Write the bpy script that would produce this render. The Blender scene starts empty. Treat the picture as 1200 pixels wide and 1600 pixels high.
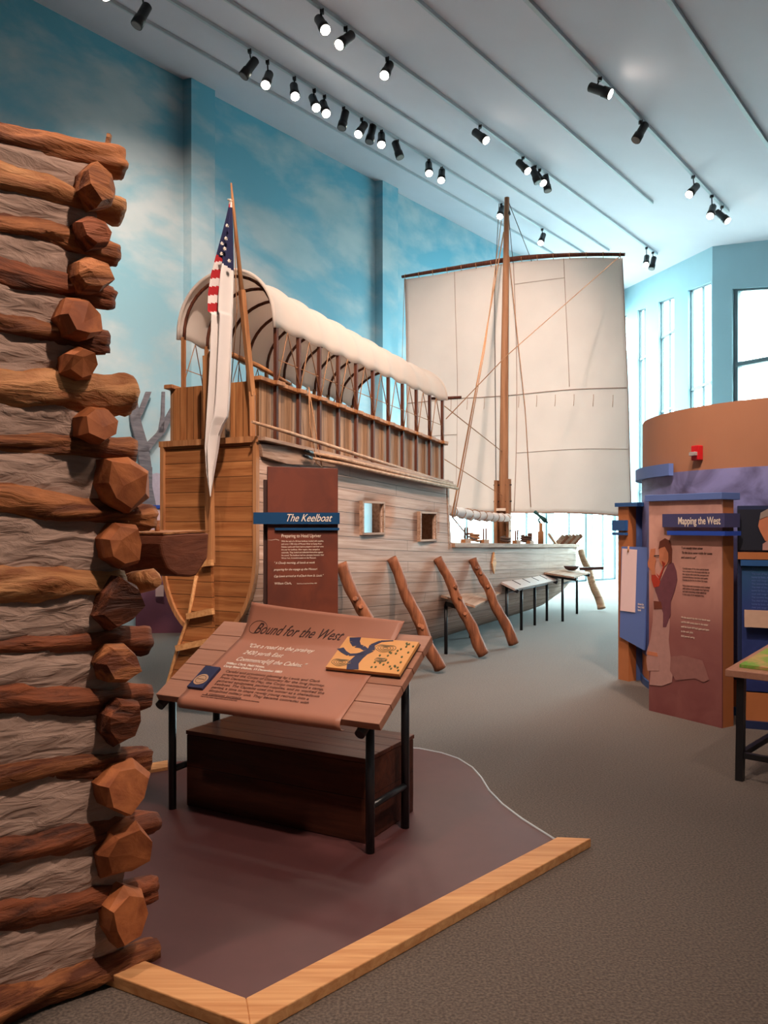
import bpy, math, random
from mathutils import Vector, Matrix, noise
random.seed(7)
C = bpy.context.scene.collection
S = bpy.context.scene
# ------------------------------------------------------------------ camera, world, exposure
EYE, F, CU, HV = 1.6, 1270.0, 600.0, 820.0      # eye height, focal length in px, horizon row
cd = bpy.data.cameras.new('camera'); cam = bpy.data.objects.new('camera', cd); C.objects.link(cam)
cam.location = (0, 0, EYE); cam.rotation_euler = (math.radians(90), 0, 0)
cd.sensor_fit = 'HORIZONTAL'; cd.sensor_width = 36; cd.lens = 36*F/1200
cd.shift_y = (HV-800)/1200; cd.clip_end = 200; cd.clip_start = 0.05
S.camera = cam
w = bpy.data.worlds.new('overcast_daylight'); S.world = w; w.use_nodes = True
bg = w.node_tree.nodes['Background']; bg.inputs[0].default_value = (0.80, 0.97, 1.0, 1); bg.inputs[1].default_value = 12.5
S.view_settings.view_transform = 'Standard'; S.view_settings.look = 'None'
S.view_settings.exposure = 1.1; S.view_settings.gamma = 1; S.view_settings.use_curve_mapping = False
SPOT_WARM = (1.0, 0.78, 0.64)
SPOT_SCALE = 0.85

# ------------------------------------------------------------------ helpers: places
def P(u, v, Y): return Vector(((u-CU)*Y/F, Y, EYE-(v-HV)*Y/F))
def G(u, v, z=0.0): return P(u, v, (EYE-z)*F/(v-HV))
def ray(u, v): return Vector(((u-CU)/F, 1, (HV-v)/F))
EY = Vector((0, 0, EYE)); UPZ = Vector((0, 0, 1))
def hit(u, v, O, N):
    d = ray(u, v); return EY + d*((Vector(O)-EY).dot(N)/d.dot(N))
def lerp(a, b, t): return a+(b-a)*t
def interp(tab, x):
    if x <= tab[0][0]: return tab[0][1]
    for (a, p), (b, q) in zip(tab, tab[1:]):
        if x <= b:
            t = (x-a)/(b-a); return p+(q-p)*t
    return tab[-1][1]
def smooth(tab, x):
    if x <= tab[0][0]: return tab[0][1]
    for (a, p), (b, q) in zip(tab, tab[1:]):
        if x <= b:
            t = (x-a)/(b-a); t = t*t*(3-2*t)*.5+t*.5; return p+(q-p)*t
    return tab[-1][1]
# ------------------------------------------------------------------ helpers: objects
MATS = {}
ROOT = {}
def srgb(r, g, b):
    f = lambda c: (c/255/12.92) if c/255 <= .04045 else ((c/255+.055)/1.055)**2.4
    return (f(r), f(g), f(b), 1)
def tag(o, label, cat, group=None, kind=None):
    if label: o['label'] = label
    if cat: o['category'] = cat
    if group: o['group'] = group
    if kind: o['kind'] = kind
    return o
def thing(name, label, cat, loc=(0, 0, 0), rz=0, group=None):
    o = bpy.data.objects.new(name, None); C.objects.link(o); o.empty_display_size = .1
    o.location = loc; o.rotation_euler = (0, 0, rz)
    ROOT[o.name] = Matrix.Translation(Vector(loc)) @ Matrix.Rotation(rz, 4, 'Z')
    return tag(o, label, cat, group)
def root_matrix(o):
    while o.parent: o = o.parent
    return ROOT.get(o.name, Matrix.Identity(4))
class MB:
    """collects shapes; build() links them as one mesh object"""
    def __init__(s): s.v = []; s.f = []; s.m = []; s.uv = {}; s.sm = []
    def add(s, vs, fs, mi=0, uv=None, sm=False):
        o = len(s.v); s.v += [Vector(p) for p in vs]
        for k, f in enumerate(fs):
            s.f.append([o+i for i in f]); s.m.append(mi); s.sm.append(sm)
            if uv: s.uv[len(s.f)-1] = uv[k]
        return s
    def box(s, c, size, rot=None, mi=0):
        x, y, z = [q/2 for q in size]; c = Vector(c)
        vs = [Vector((a*x, b*y, d*z)) for a in (-1, 1) for b in (-1, 1) for d in (-1, 1)]
        if rot is not None: vs = [rot @ p for p in vs]
        return s.add([c+p for p in vs], [(0,1,3,2),(4,6,7,5),(0,4,5,1),(2,3,7,6),(0,2,6,4),(1,5,7,3)], mi)
    def bar(s, a, b, wdt, hgt, up=(0, 0, 1), mi=0):
        a = Vector(a); b = Vector(b); d = (b-a).normalized(); r = d.cross(Vector(up))
        if r.length < 1e-4: r = d.cross(Vector((1, 0, 0)))
        r.normalize(); q = r.cross(d)
        vs = [p+r*i*wdt/2+q*j*hgt/2 for p in (a, b) for i, j in ((-1,-1),(1,-1),(1,1),(-1,1))]
        return s.add(vs, [(3,2,1,0),(4,5,6,7),(0,1,5,4),(1,2,6,5),(2,3,7,6),(3,0,4,7)], mi)
    def tube(s, pts, r, n=8, mi=0, cap=True, wob=0.0):
        pts = [Vector(p) for p in pts]; N = len(pts)
        rr = r if isinstance(r, (list, tuple)) else [r]*N
        vs = []; ref = None
        for i, p in enumerate(pts):
            d = (pts[min(i+1, N-1)]-pts[max(i-1, 0)]).normalized()
            if ref is None:
                ref = d.cross(Vector((0, 0, 1)))
                if ref.length < .1: ref = d.cross(Vector((0, 1, 0)))
            ref = (ref-d*ref.dot(d)).normalized(); b = d.cross(ref)
            for k in range(n):
                a = 2*math.pi*k/n; q = rr[i]
                if wob: q *= 1+wob*noise.noise(Vector((math.cos(a)*1.3+p.x*5, math.sin(a)*1.3+p.y*5, p.z*5)))+wob*.5*noise.noise(Vector((math.cos(a)*2.6+p.x*16, math.sin(a)*2.6+p.y*16, p.z*9)))
                vs.append(p+(ref*math.cos(a)+b*math.sin(a))*q)
        fs = [(i*n+k, i*n+(k+1) % n, (i+1)*n+(k+1) % n, (i+1)*n+k) for i in range(N-1) for k in range(n)]
        s.add(vs, fs, mi, sm=True)
        if cap:
            o = len(s.v)-len(vs)
            s.f.append([o+k for k in reversed(range(n))]); s.m.append(mi); s.sm.append(False)
            s.f.append([o+(N-1)*n+k for k in range(n)]); s.m.append(mi); s.sm.append(False)
        return s
    def prism(s, poly, ext, mi=0):
        poly = [Vector(p) for p in poly]; e = Vector(ext); n = len(poly)
        nn = Vector((0, 0, 0))
        for i in range(n): nn += (poly[i]-poly[0]).cross(poly[(i+1) % n]-poly[0])
        if nn.dot(e) > 0: poly = poly[::-1]
        return s.add(poly+[p+e for p in poly], [tuple(range(n)), tuple(range(2*n-1, n-1, -1))] +
                     [((i+1) % n, i, n+i, n+(i+1) % n) for i in range(n)], mi)
    def grid(s, fn, nu, nv, mi=0, uvfn=None, sm=True, wrap=False):
        vs = [fn(i/nu, j/nv) for i in range(nu+1) for j in range(nv+1)]
        fs = []; uv = []
        for i in range(nu):
            for j in range(nv):
                a = i*(nv+1)+j; q = (a, a+1, a+nv+2, a+nv+1); fs.append(q)
                if uvfn: uv.append([uvfn(x[0]/nu, x[1]/nv) for x in ((i,j),(i,j+1),(i+1,j+1),(i+1,j))])
        return s.add(vs, fs, mi, uv if uvfn else None, sm)
    def build(s, name, mats, parent=None, local=False, bevel=0, solid=0, label=None, sub=0):
        me = bpy.data.meshes.new(name)
        vs = s.v
        if parent is not None and not local:
            inv = root_matrix(parent).inverted(); vs = [inv @ p for p in vs]
        me.from_pydata([tuple(p) for p in vs], [], s.f)
        for m in (mats if isinstance(mats, (list, tuple)) else [mats]): me.materials.append(m)
        me.polygons.foreach_set('material_index', s.m); me.polygons.foreach_set('use_smooth', s.sm)
        if s.uv:
            ul = me.uv_layers.new(name='UVMap')
            for fi, co in s.uv.items():
                p = me.polygons[fi]
                for k, li in enumerate(p.loop_indices): ul.data[li].uv = co[k]
        me.update()
        o = bpy.data.objects.new(name, me); C.objects.link(o)
        if parent is not None: o.parent = parent
        if solid:
            md = o.modifiers.new('thickness', 'SOLIDIFY'); md.thickness = solid; md.offset = 0
        if bevel:
            md = o.modifiers.new('bevel', 'BEVEL'); md.width = bevel; md.segments = 2; md.limit_method = 'ANGLE'
        if sub:
            md = o.modifiers.new('sub', 'SUBSURF'); md.levels = sub; md.render_levels = sub
        if label: o['label'] = label
        return o
def copy_tree(o, parent=None):
    c = o.copy(); C.objects.link(c)
    if parent is not None: c.parent = parent
    for ch in o.children: copy_tree(ch, c)
    return c
def lettering(body, size, parent, O, xd, yd, mat, name='lettering', shear=0, align='LEFT', spacing=1.0, lead=1.0, thick=.0006, bold=0, sx=1.0):
    """text whose baseline starts at world point O, running along xd, up along yd"""
    cu = bpy.data.curves.new(name, 'FONT'); cu.body = body; cu.size = size; cu.shear = shear
    cu.align_x = align; cu.extrude = thick; cu.space_character = spacing; cu.space_line = lead; cu.offset = bold
    t = bpy.data.objects.new('tmp', cu); C.objects.link(t)
    dg = bpy.context.evaluated_depsgraph_get()
    me = bpy.data.meshes.new_from_object(t.evaluated_get(dg), depsgraph=dg)
    bpy.data.objects.remove(t); me.name = name
    xd = Vector(xd).normalized(); yd = Vector(yd); yd = (yd-xd*yd.dot(xd)).normalized(); zd = xd.cross(yd)
    inv = root_matrix(parent).inverted()
    for v in me.vertices:
        c = v.co.copy(); v.co = inv @ (Vector(O)+xd*c.x*sx+yd*c.y+zd*(c.z+thick))
    me.materials.clear(); me.materials.append(mat)
    o = bpy.data.objects.new(name, me); C.objects.link(o); o.parent = parent
    return o
# ------------------------------------------------------------------ helpers: materials
def newmat(name):
    m = bpy.data.materials.new(name); m.use_nodes = True
    nt = m.node_tree; b = nt.nodes['Principled BSDF']; MATS[name] = m
    return m, nt, b
def N(nt, t, **kw):
    n = nt.nodes.new(t)
    for k, val in kw.items():
        if k.startswith('i'): n.inputs[int(k[1:])].default_value = val
        else: setattr(n, k, val)
    return n
def mathn(nt, op, a, b=None):
    n = nt.nodes.new('ShaderNodeMath'); n.operation = op
    for k, x in enumerate((a, b)):
        if x is None: continue
        if isinstance(x, (int, float)): n.inputs[k].default_value = x
        else: nt.links.new(x, n.inputs[k])
    return n.outputs[0]
def mixc(nt, fac, a, b, mode='MIX'):
    n = nt.nodes.new('ShaderNodeMix'); n.data_type = 'RGBA'; n.blend_type = mode
    for sck, x in ((n.inputs[0], fac), (n.inputs[6], a), (n.inputs[7], b)):
        if hasattr(x, 'is_output'): nt.links.new(x, sck)
        else: sck.default_value = x
    return n.outputs[2]
def flat(name, col, rough=.6, metal=0, var=.08, scale=20, bump=0, spec=.5):
    """paint, metal, plastic: one colour with a faint procedural mottling"""
    m, nt, b = newmat(name)
    tc = N(nt, 'ShaderNodeTexCoord'); no = N(nt, 'ShaderNodeTexNoise'); no.inputs['Scale'].default_value = scale
    nt.links.new(tc.outputs['Object'], no.inputs['Vector'])
    d = tuple(c*(1-var*2) for c in col[:3])+(1,); l = tuple(min(1, c*(1+var)) for c in col[:3])+(1,)
    nt.links.new(mixc(nt, no.outputs[0], d, l), b.inputs['Base Color'])
    b.inputs['Roughness'].default_value = rough; b.inputs['Metallic'].default_value = metal
    b.inputs['Specular IOR Level'].default_value = spec
    if bump:
        bp = N(nt, 'ShaderNodeBump'); bp.inputs['Strength'].default_value = bump; bp.inputs['Distance'].default_value = .01
        nt.links.new(no.outputs[0], bp.inputs['Height']); nt.links.new(bp.outputs[0], b.inputs['Normal'])
    return m
def wood(name, c1, c2, axis='X', grain=(1.5, 18, 18), plank=None, coord='Object', rough=.65, pax='Z', var=.35, bump=.25, butt=0, line=.035, knots=False, spec=.3):
    """grain stretched along an axis; optional plank joints every `plank` metres along pax"""
    m, nt, b = newmat(name); L = nt.links.new
    tc = N(nt, 'ShaderNodeTexCoord'); src = tc.outputs['UV' if coord == 'UV' else 'Object']
    mp = N(nt, 'ShaderNodeMapping'); L(src, mp.inputs[0])
    sc = {'X': (grain[0], grain[1], grain[2]), 'Y': (grain[1], grain[0], grain[2]), 'Z': (grain[1], grain[2], grain[0])}[axis]
    mp.inputs['Scale'].default_value = sc
    off = None
    sep = N(nt, 'ShaderNodeSeparateXYZ'); L(src, sep.inputs[0])
    col_bump = None
    if plank:
        p = sep.outputs[{'X': 0, 'Y': 1, 'Z': 2}[pax]]
        q = mathn(nt, 'DIVIDE', p, plank); fl = mathn(nt, 'FLOOR', q); fr = mathn(nt, 'SUBTRACT', q, fl)
        wn = N(nt, 'ShaderNodeTexWhiteNoise', noise_dimensions='1D'); L(fl, wn.inputs['W'])
        cmb = N(nt, 'ShaderNodeCombineXYZ'); L(mathn(nt, 'MULTIPLY', wn.outputs[0], 37.0), cmb.inputs[0]); L(mathn(nt, 'MULTIPLY', wn.outputs[0], 91.0), cmb.inputs[1])
        va = N(nt, 'ShaderNodeVectorMath', operation='ADD'); L(mp.outputs[0], va.inputs[0]); L(cmb.outputs[0], va.inputs[1]); vec = va.outputs[0]
        ln = mathn(nt, 'MAXIMUM', mathn(nt, 'LESS_THAN', fr, line), mathn(nt, 'GREATER_THAN', fr, 1-line*.4))
        if butt:
            x = sep.outputs[{'X': 0, 'Y': 1, 'Z': 2}[axis]]
            q2 = mathn(nt, 'ADD', mathn(nt, 'DIVIDE', x, butt), mathn(nt, 'MULTIPLY', wn.outputs[0], 7.3))
            f2 = mathn(nt, 'SUBTRACT', q2, mathn(nt, 'FLOOR', q2)); ln = mathn(nt, 'MAXIMUM', ln, mathn(nt, 'LESS_THAN', f2, .006/butt*1.0))
    else: vec = mp.outputs[0]
    n1 = N(nt, 'ShaderNodeTexNoise'); n1.inputs['Scale'].default_value = 1.0; n1.inputs['Detail'].default_value = 6; n1.inputs['Roughness'].default_value = .62; n1.inputs['Distortion'].default_value = .6
    L(vec, n1.inputs['Vector'])
    n2 = N(nt, 'ShaderNodeTexNoise'); n2.inputs['Scale'].default_value = .17; n2.inputs['Detail'].default_value = 3; L(vec, n2.inputs['Vector'])
    rmp = N(nt, 'ShaderNodeValToRGB'); L(n1.outputs[0], rmp.inputs[0])
    rmp.color_ramp.elements[0].position = .32; rmp.color_ramp.elements[1].position = .68
    rmp.color_ramp.elements[0].color = c2; rmp.color_ramp.elements[1].color = c1
    col = rmp.outputs[0]
    dk = tuple(x*.55 for x in c2[:3])+(1,)
    g = mathn(nt, 'MULTIPLY', mathn(nt, 'GREATER_THAN', n2.outputs[0], .52), .25)
    gm = N(nt, 'ShaderNodeMapRange'); L(n2.outputs[0], gm.inputs[0]); gm.inputs[1].default_value = .45; gm.inputs[2].default_value = .7; gm.inputs[4].default_value = var
    col = mixc(nt, gm.outputs[0], col, dk)
    if plank:
        t = mathn(nt, 'MULTIPLY', wn.outputs[0], var); col = mixc(nt, t, col, dk)
        col = mixc(nt, mathn(nt, 'MULTIPLY', ln, .85), col, tuple(x*.16 for x in c2[:3])+(1,))
    L(col, b.inputs['Base Color']); b.inputs['Roughness'].default_value = rough; b.inputs['Specular IOR Level'].default_value = spec
    bp = N(nt, 'ShaderNodeBump'); bp.inputs['Strength'].default_value = bump; bp.inputs['Distance'].default_value = .01
    h = n1.outputs[0]
    if plank: h = mathn(nt, 'SUBTRACT', h, mathn(nt, 'MULTIPLY', ln, 1.5))
    L(h, bp.inputs['Height']); L(bp.outputs[0], b.inputs['Normal'])
    return m
def cloth(name, col, trans=.35, weave=90, rough=.9, wr=0.0):
    m, nt, b = newmat(name); L = nt.links.new
    tc = N(nt, 'ShaderNodeTexCoord'); no = N(nt, 'ShaderNodeTexNoise'); no.inputs['Scale'].default_value = 2.2; no.inputs['Detail'].default_value = 5
    L(tc.outputs['Object'], no.inputs['Vector'])
    cc = mixc(nt, no.outputs[0], tuple(x*.86 for x in col[:3])+(1,), col)
    L(cc, b.inputs['Base Color']); b.inputs['Roughness'].default_value = rough; b.inputs['Specular IOR Level'].default_value = .1
    tr = N(nt, 'ShaderNodeBsdfTranslucent'); L(cc, tr.inputs[0])
    mx = N(nt, 'ShaderNodeMixShader'); mx.inputs[0].default_value = trans
    L(b.outputs[0], mx.inputs[1]); L(tr.outputs[0], mx.inputs[2]); L(mx.outputs[0], nt.nodes['Material Output'].inputs[0])
    wv = N(nt, 'ShaderNodeTexNoise'); wv.inputs['Scale'].default_value = weave; L(tc.outputs['Object'], wv.inputs['Vector'])
    bp = N(nt, 'ShaderNodeBump'); bp.inputs['Strength'].default_value = .12; bp.inputs['Distance'].default_value = .004
    L(wv.outputs[0], bp.inputs['Height']); L(bp.outputs[0], b.inputs['Normal']); L(bp.outputs[0], tr.inputs['Normal'])
    return m
# ------------------------------------------------------------------ materials
def make_mural():
    m, nt, b = newmat('sky_mural_paint'); L = nt.links.new
    tc = N(nt, 'ShaderNodeTexCoord'); mp = N(nt, 'ShaderNodeMapping'); mp.inputs['Scale'].default_value = (1, 1, 1.9); L(tc.outputs['Object'], mp.inputs[0])
    n1 = N(nt, 'ShaderNodeTexNoise'); n1.inputs['Scale'].default_value = .34; n1.inputs['Detail'].default_value = 7; n1.inputs['Roughness'].default_value = .55; n1.inputs['Distortion'].default_value = .5
    L(mp.outputs[0], n1.inputs['Vector'])
    n3 = N(nt, 'ShaderNodeTexNoise'); n3.inputs['Scale'].default_value = .95; n3.inputs['Detail'].default_value = 6; L(mp.outputs[0], n3.inputs['Vector'])
    cl = N(nt, 'ShaderNodeValToRGB'); L(mathn(nt, 'ADD', mathn(nt, 'MULTIPLY', n1.outputs[0], .7), mathn(nt, 'MULTIPLY', n3.outputs[0], .3)), cl.inputs[0])
    cl.color_ramp.elements[0].position = .44; cl.color_ramp.elements[0].color = (0, 0, 0, 1)
    cl.color_ramp.elements[1].position = .55; cl.color_ramp.elements[1].color = (1, 1, 1, 1)
    sep = N(nt, 'ShaderNodeSeparateXYZ'); L(tc.outputs['Object'], sep.inputs[0])
    zr = N(nt, 'ShaderNodeMapRange'); L(sep.outputs[2], zr.inputs[0]); zr.inputs[1].default_value = 8.5; zr.inputs[2].default_value = 1.0
    sky = mixc(nt, zr.outputs[0], srgb(104, 170, 192), srgb(170, 200, 212))
    dens = mathn(nt, 'MULTIPLY', cl.outputs[0], .62)
    cloudc = mixc(nt, n3.outputs[0], srgb(126, 160, 172), srgb(244, 232, 224))
    L(mixc(nt, dens, sky, cloudc), b.inputs['Base Color']); b.inputs['Roughness'].default_value = .85; b.inputs['Specular IOR Level'].default_value = .2
    return m
M_mural = make_mural()
M_ceiling = flat('ceiling_paint', srgb(206, 198, 206), .9, var=.02, scale=2)
M_wallpaint = flat('pale_blue_wall_paint', srgb(144, 172, 182), .85, var=.03, scale=2)
M_jamb = flat('white_jamb_paint', srgb(168, 190, 196), .7, var=.02, scale=3)
M_mullion = flat('window_metal', srgb(84, 100, 106), .5, var=.03)
M_grey = flat('hall_wall_paint', srgb(170, 160, 155), .9, var=.04, scale=2)
def make_carpet():
    m, nt, b = newmat('carpet'); L = nt.links.new
    tc = N(nt, 'ShaderNodeTexCoord'); n1 = N(nt, 'ShaderNodeTexNoise'); n1.inputs['Scale'].default_value = 95; n1.inputs['Detail'].default_value = 3
    n2 = N(nt, 'ShaderNodeTexNoise'); n2.inputs['Scale'].default_value = 1.3; L(tc.outputs['Object'], n1.inputs['Vector']); L(tc.outputs['Object'], n2.inputs['Vector'])
    r = N(nt, 'ShaderNodeValToRGB'); L(n1.outputs[0], r.inputs[0]); r.color_ramp.elements[0].position = .35; r.color_ramp.elements[1].position = .66
    r.color_ramp.elements[0].color = srgb(62, 54, 48); r.color_ramp.elements[1].color = srgb(112, 98, 88)
    L(mixc(nt, mathn(nt, 'MULTIPLY', n2.outputs[0], .25), r.outputs[0], srgb(110, 98, 90)), b.inputs['Base Color'])
    b.inputs['Roughness'].default_value = .97; b.inputs['Specular IOR Level'].default_value = .1; b.inputs['Sheen Weight'].default_value = .25
    bp = N(nt, 'ShaderNodeBump'); bp.inputs['Strength'].default_value = .5; bp.inputs['Distance'].default_value = .006; L(n1.outputs[0], bp.inputs['Height']); L(bp.outputs[0], b.inputs['Normal'])
    return m
M_carpet = make_carpet()
M_maroon = flat('maroon_platform_mat', srgb(88, 50, 50), .55, var=.09, scale=9, bump=.05)
M_pine = wood('pale_pine', srgb(226, 172, 118), srgb(190, 128, 78), grain=(1.2, 26, 26), var=.25)
M_log = wood('peeled_log', srgb(184, 116, 70), srgb(98, 50, 28), grain=(2.0, 15, 15), var=.55, bump=.6)
M_logpale = wood('pale_peeled_log', srgb(204, 146, 96), srgb(146, 88, 50), grain=(2.2, 13, 13), var=.45, bump=.6)
M_logdark = wood('bark_stained_log', srgb(146, 80, 48), srgb(70, 36, 24), grain=(2.0, 15, 15), var=.6, bump=.6)
for m_ in (M_log, M_logpale, M_logdark):
    e_ = [n for n in m_.node_tree.nodes if n.type == 'VALTORGB'][0].color_ramp.elements; e_[0].position = .40; e_[1].position = .60
    [n for n in m_.node_tree.nodes if n.type == 'BUMP'][0].inputs['Strength'].default_value = 1.0
    [n for n in m_.node_tree.nodes if n.type == 'BUMP'][0].inputs['Distance'].default_value = .025
M_endgrain = wood('hewn_log_end', srgb(186, 112, 66), srgb(128, 68, 38), grain=(9, 9, 9), var=.35, bump=.5)
def make_chink():
    m, nt, b = newmat('clay_chinking'); L = nt.links.new
    tc = N(nt, 'ShaderNodeTexCoord'); mp = N(nt, 'ShaderNodeMapping'); mp.inputs['Scale'].default_value = (7, 7, 26); mp.inputs['Rotation'].default_value = (.0, .35, 0); L(tc.outputs['Object'], mp.inputs[0])
    n1 = N(nt, 'ShaderNodeTexNoise'); n1.inputs['Scale'].default_value = 1; n1.inputs['Detail'].default_value = 6; n1.inputs['Distortion'].default_value = 1.2; L(mp.outputs[0], n1.inputs['Vector'])
    L(mixc(nt, n1.outputs[0], srgb(140, 112, 98), srgb(196, 166, 150)), b.inputs['Base Color']); b.inputs['Roughness'].default_value = .95
    bp = N(nt, 'ShaderNodeBump'); bp.inputs['Strength'].default_value = .8; bp.inputs['Distance'].default_value = .02; L(n1.outputs[0], bp.inputs['Height']); L(bp.outputs[0], b.inputs['Normal'])
    return m
M_chink = make_chink()
M_hull = wood('weathered_hull_plank', srgb(208, 180, 164), srgb(164, 130, 112), grain=(1.1, 30, 30), plank=.118, coord='UV', pax='Y', var=.3, butt=2.6, line=.04)
M_transom = wood('orange_transom_plank', srgb(204, 138, 84), srgb(150, 88, 46), axis='Y', grain=(1.3, 26, 26), plank=.125, pax='Z', var=.35, line=.035)
M_vplank = wood('cabin_vertical_plank', srgb(190, 150, 116), srgb(134, 98, 72), axis='Z', grain=(1.6, 30, 30), plank=.075, pax='X', var=.35, line=.05)
M_vplankY = wood('cabin_end_plank', srgb(206, 144, 90), srgb(156, 96, 54), axis='Z', grain=(1.6, 30, 30), plank=.075, pax='Y', var=.35, line=.05)
M_timber = wood('warm_timber', srgb(196, 140, 94), srgb(146, 92, 56), axis='Z', grain=(1.6, 30, 30), var=.3)
M_timberx = wood('weathered_rail_timber', srgb(190, 158, 136), srgb(136, 100, 78), grain=(1.6, 30, 30), var=.3)
M_darkpost = wood('dark_stained_post', srgb(112, 62, 42), srgb(66, 34, 24), axis='Z', grain=(2, 30, 30), var=.3)
M_prop = wood('rough_prop_log', srgb(170, 106, 72), srgb(104, 60, 40), axis='Z', grain=(2.5, 22, 22), var=.6, bump=.6)
M_pole = wood('smooth_pole', srgb(204, 168, 138), srgb(160, 120, 92), grain=(1, 20, 20), var=.2)
M_mast = wood('mast_wood', srgb(176, 128, 92), srgb(132, 88, 62), axis='Z', grain=(1, 22, 22), var=.3)
M_crate = wood('dark_crate_board', srgb(98, 52, 36), srgb(58, 28, 20), grain=(1.6, 16, 16), plank=.222, pax='Z', var=.5, rough=.5, line=.015)
M_board = wood('brown_rail_board', srgb(178, 130, 108), srgb(160, 112, 92), grain=(1, 30, 30), var=.06, rough=.35, bump=.04, spec=.5)
M_canvas = cloth('canopy_canvas', srgb(250, 238, 228), .45)
M_sail = cloth('sail_canvas', srgb(232, 222, 216), .32)
M_seam = flat('seam_thread', srgb(176, 152, 140), .9)
M_rope = flat('hemp_rope', srgb(176, 128, 92), .9, scale=60, var=.2)
M_ropedk = flat('tarred_rope', srgb(96, 72, 60), .9, scale=60, var=.2)
M_black = flat('black_enamel', srgb(26, 26, 30), .35, var=.1)
M_fixture = flat('spotlight_black', srgb(22, 21, 24), .45, var=.1)
M_track = flat('track_grey', srgb(176, 182, 188), .5, var=.04)
M_copper = flat('scroll_sheet_print', srgb(176, 118, 96), .42, var=.07, scale=5, spec=.5)
M_rustdk = flat('dark_brown_backboard', srgb(60, 32, 26), .6)
M_blue = flat('blue_painted_bar', srgb(40, 84, 140), .45, var=.05)
M_bluetitle = flat('title_bar_blue', srgb(16, 62, 102), .4, var=.04)
M_blueviv = flat('vivid_blue_bar', srgb(34, 74, 176), .45, var=.04)
M_slate = flat('slate_title_bar', srgb(66, 66, 108), .5, var=.05)
M_cream = flat('cream_ink', srgb(232, 214, 196), .6, var=.01)
M_inkwhite = flat('white_ink', srgb(244, 232, 220), .6, var=.01)
M_inkdark = flat('dark_ink', srgb(64, 40, 36), .6, var=.01)
M_navy = flat('navy_print', srgb(34, 40, 78), .6, var=.04)
M_red = flat('red_stripe', srgb(178, 30, 38), .85, var=.05)
M_alarm = flat('alarm_red_plastic', srgb(190, 22, 30), .35, var=.03)
M_chrome = flat('clear_strobe', srgb(210, 205, 205), .15, metal=.6, var=.02)
M_flagnavy = flat('flag_navy', srgb(30, 34, 74), .85, var=.05)
M_flagwhite = cloth('flag_white', srgb(250, 242, 238), .2)
M_orange = flat('orange_veneer', srgb(176, 106, 62), .5, var=.08, scale=8)
M_tan = flat('tan_drum_paint', srgb(168, 114, 84), .75, var=.04, scale=3)
M_mapwood = flat('map_board_ochre', srgb(224, 160, 92), .45, var=.06, scale=12)
M_glasslens = None
def emit(name, col, s):
    m, nt, b = newmat(name); b.inputs['Emission Color'].default_value = col; b.inputs['Emission Strength'].default_value = s
    b.inputs['Base Color'].default_value = col; return m
M_lamp = emit('lit_lamp_lens', (1, .9, .74, 1), 26)
M_lampoff = flat('unlit_lamp_lens', srgb(120, 112, 110), .2)
def make_glass():
    m, nt, b = newmat('window_glass'); L = nt.links.new; nt.nodes.remove(b)
    t = N(nt, 'ShaderNodeBsdfTransparent'); t.inputs[0].default_value = (.9, .98, .98, 1)
    g = N(nt, 'ShaderNodeBsdfGlossy'); g.inputs['Roughness'].default_value = .03
    mx = N(nt, 'ShaderNodeMixShader'); mx.inputs[0].default_value = .06; L(t.outputs[0], mx.inputs[1]); L(g.outputs[0], mx.inputs[2]); L(mx.outputs[0], nt.nodes['Material Output'].inputs[0])
    return m
M_glass = make_glass()
def printed(name, stops, axis, lo, hi, blot, bscale=2.5, bamt=.35, stretch=(1, 1, 1)):
    """a printed picture ground: colours change along one axis, blurred blots over it"""
    m, nt, b = newmat(name); L = nt.links.new
    tc = N(nt, 'ShaderNodeTexCoord'); sep = N(nt, 'ShaderNodeSeparateXYZ'); L(tc.outputs['Object'], sep.inputs[0])
    mr = N(nt, 'ShaderNodeMapRange'); L(sep.outputs[axis], mr.inputs[0]); mr.inputs[1].default_value = lo; mr.inputs[2].default_value = hi
    r = N(nt, 'ShaderNodeValToRGB'); L(mr.outputs[0], r.inputs[0])
    while len(r.color_ramp.elements) < len(stops): r.color_ramp.elements.new(.5)
    for e, (p, c) in zip(r.color_ramp.elements, stops): e.position = p; e.color = c
    mp = N(nt, 'ShaderNodeMapping'); mp.inputs['Scale'].default_value = stretch; L(tc.outputs['Object'], mp.inputs[0])
    no = N(nt, 'ShaderNodeTexNoise'); no.inputs['Scale'].default_value = bscale; no.inputs['Detail'].default_value = 5; no.inputs['Distortion'].default_value = .8; L(mp.outputs[0], no.inputs['Vector'])
    q = N(nt, 'ShaderNodeMapRange'); L(no.outputs[0], q.inputs[0]); q.inputs[1].default_value = .42; q.inputs[2].default_value = .68; q.inputs[4].default_value = bamt
    L(mixc(nt, q.outputs[0], r.outputs[0], blot), b.inputs['Base Color']); b.inputs['Roughness'].default_value = .55
    return m
M_rust = printed('rust_brown_print', [(0, srgb(118, 56, 34)), (1, srgb(106, 48, 30))], 2, 0, 2, srgb(70, 30, 22), 3.5, .75)
M_drumprint = printed('lilac_mountain_print', [(0, srgb(52, 66, 128)), (.35, srgb(84, 98, 160)), (.75, srgb(122, 126, 184)), (1, srgb(140, 138, 188))], 2, .3, 2.1, srgb(70, 62, 92), 2.6, .85, (1, 1, 1.3))
M_mapprint = printed('pink_map_print', [(0, srgb(118, 62, 62)), (.4, srgb(140, 84, 80)), (.62, srgb(196, 142, 128)), (1, srgb(216, 164, 148))], 2, 0, 1.8, srgb(150, 96, 90), 5, .35)
M_bluecase = printed('deep_blue_case_print', [(0, srgb(28, 38, 92)), (.6, srgb(38, 58, 118)), (1, srgb(30, 88, 120))], 2, .3, 1.4, srgb(60, 70, 140), 6, .4)
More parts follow.
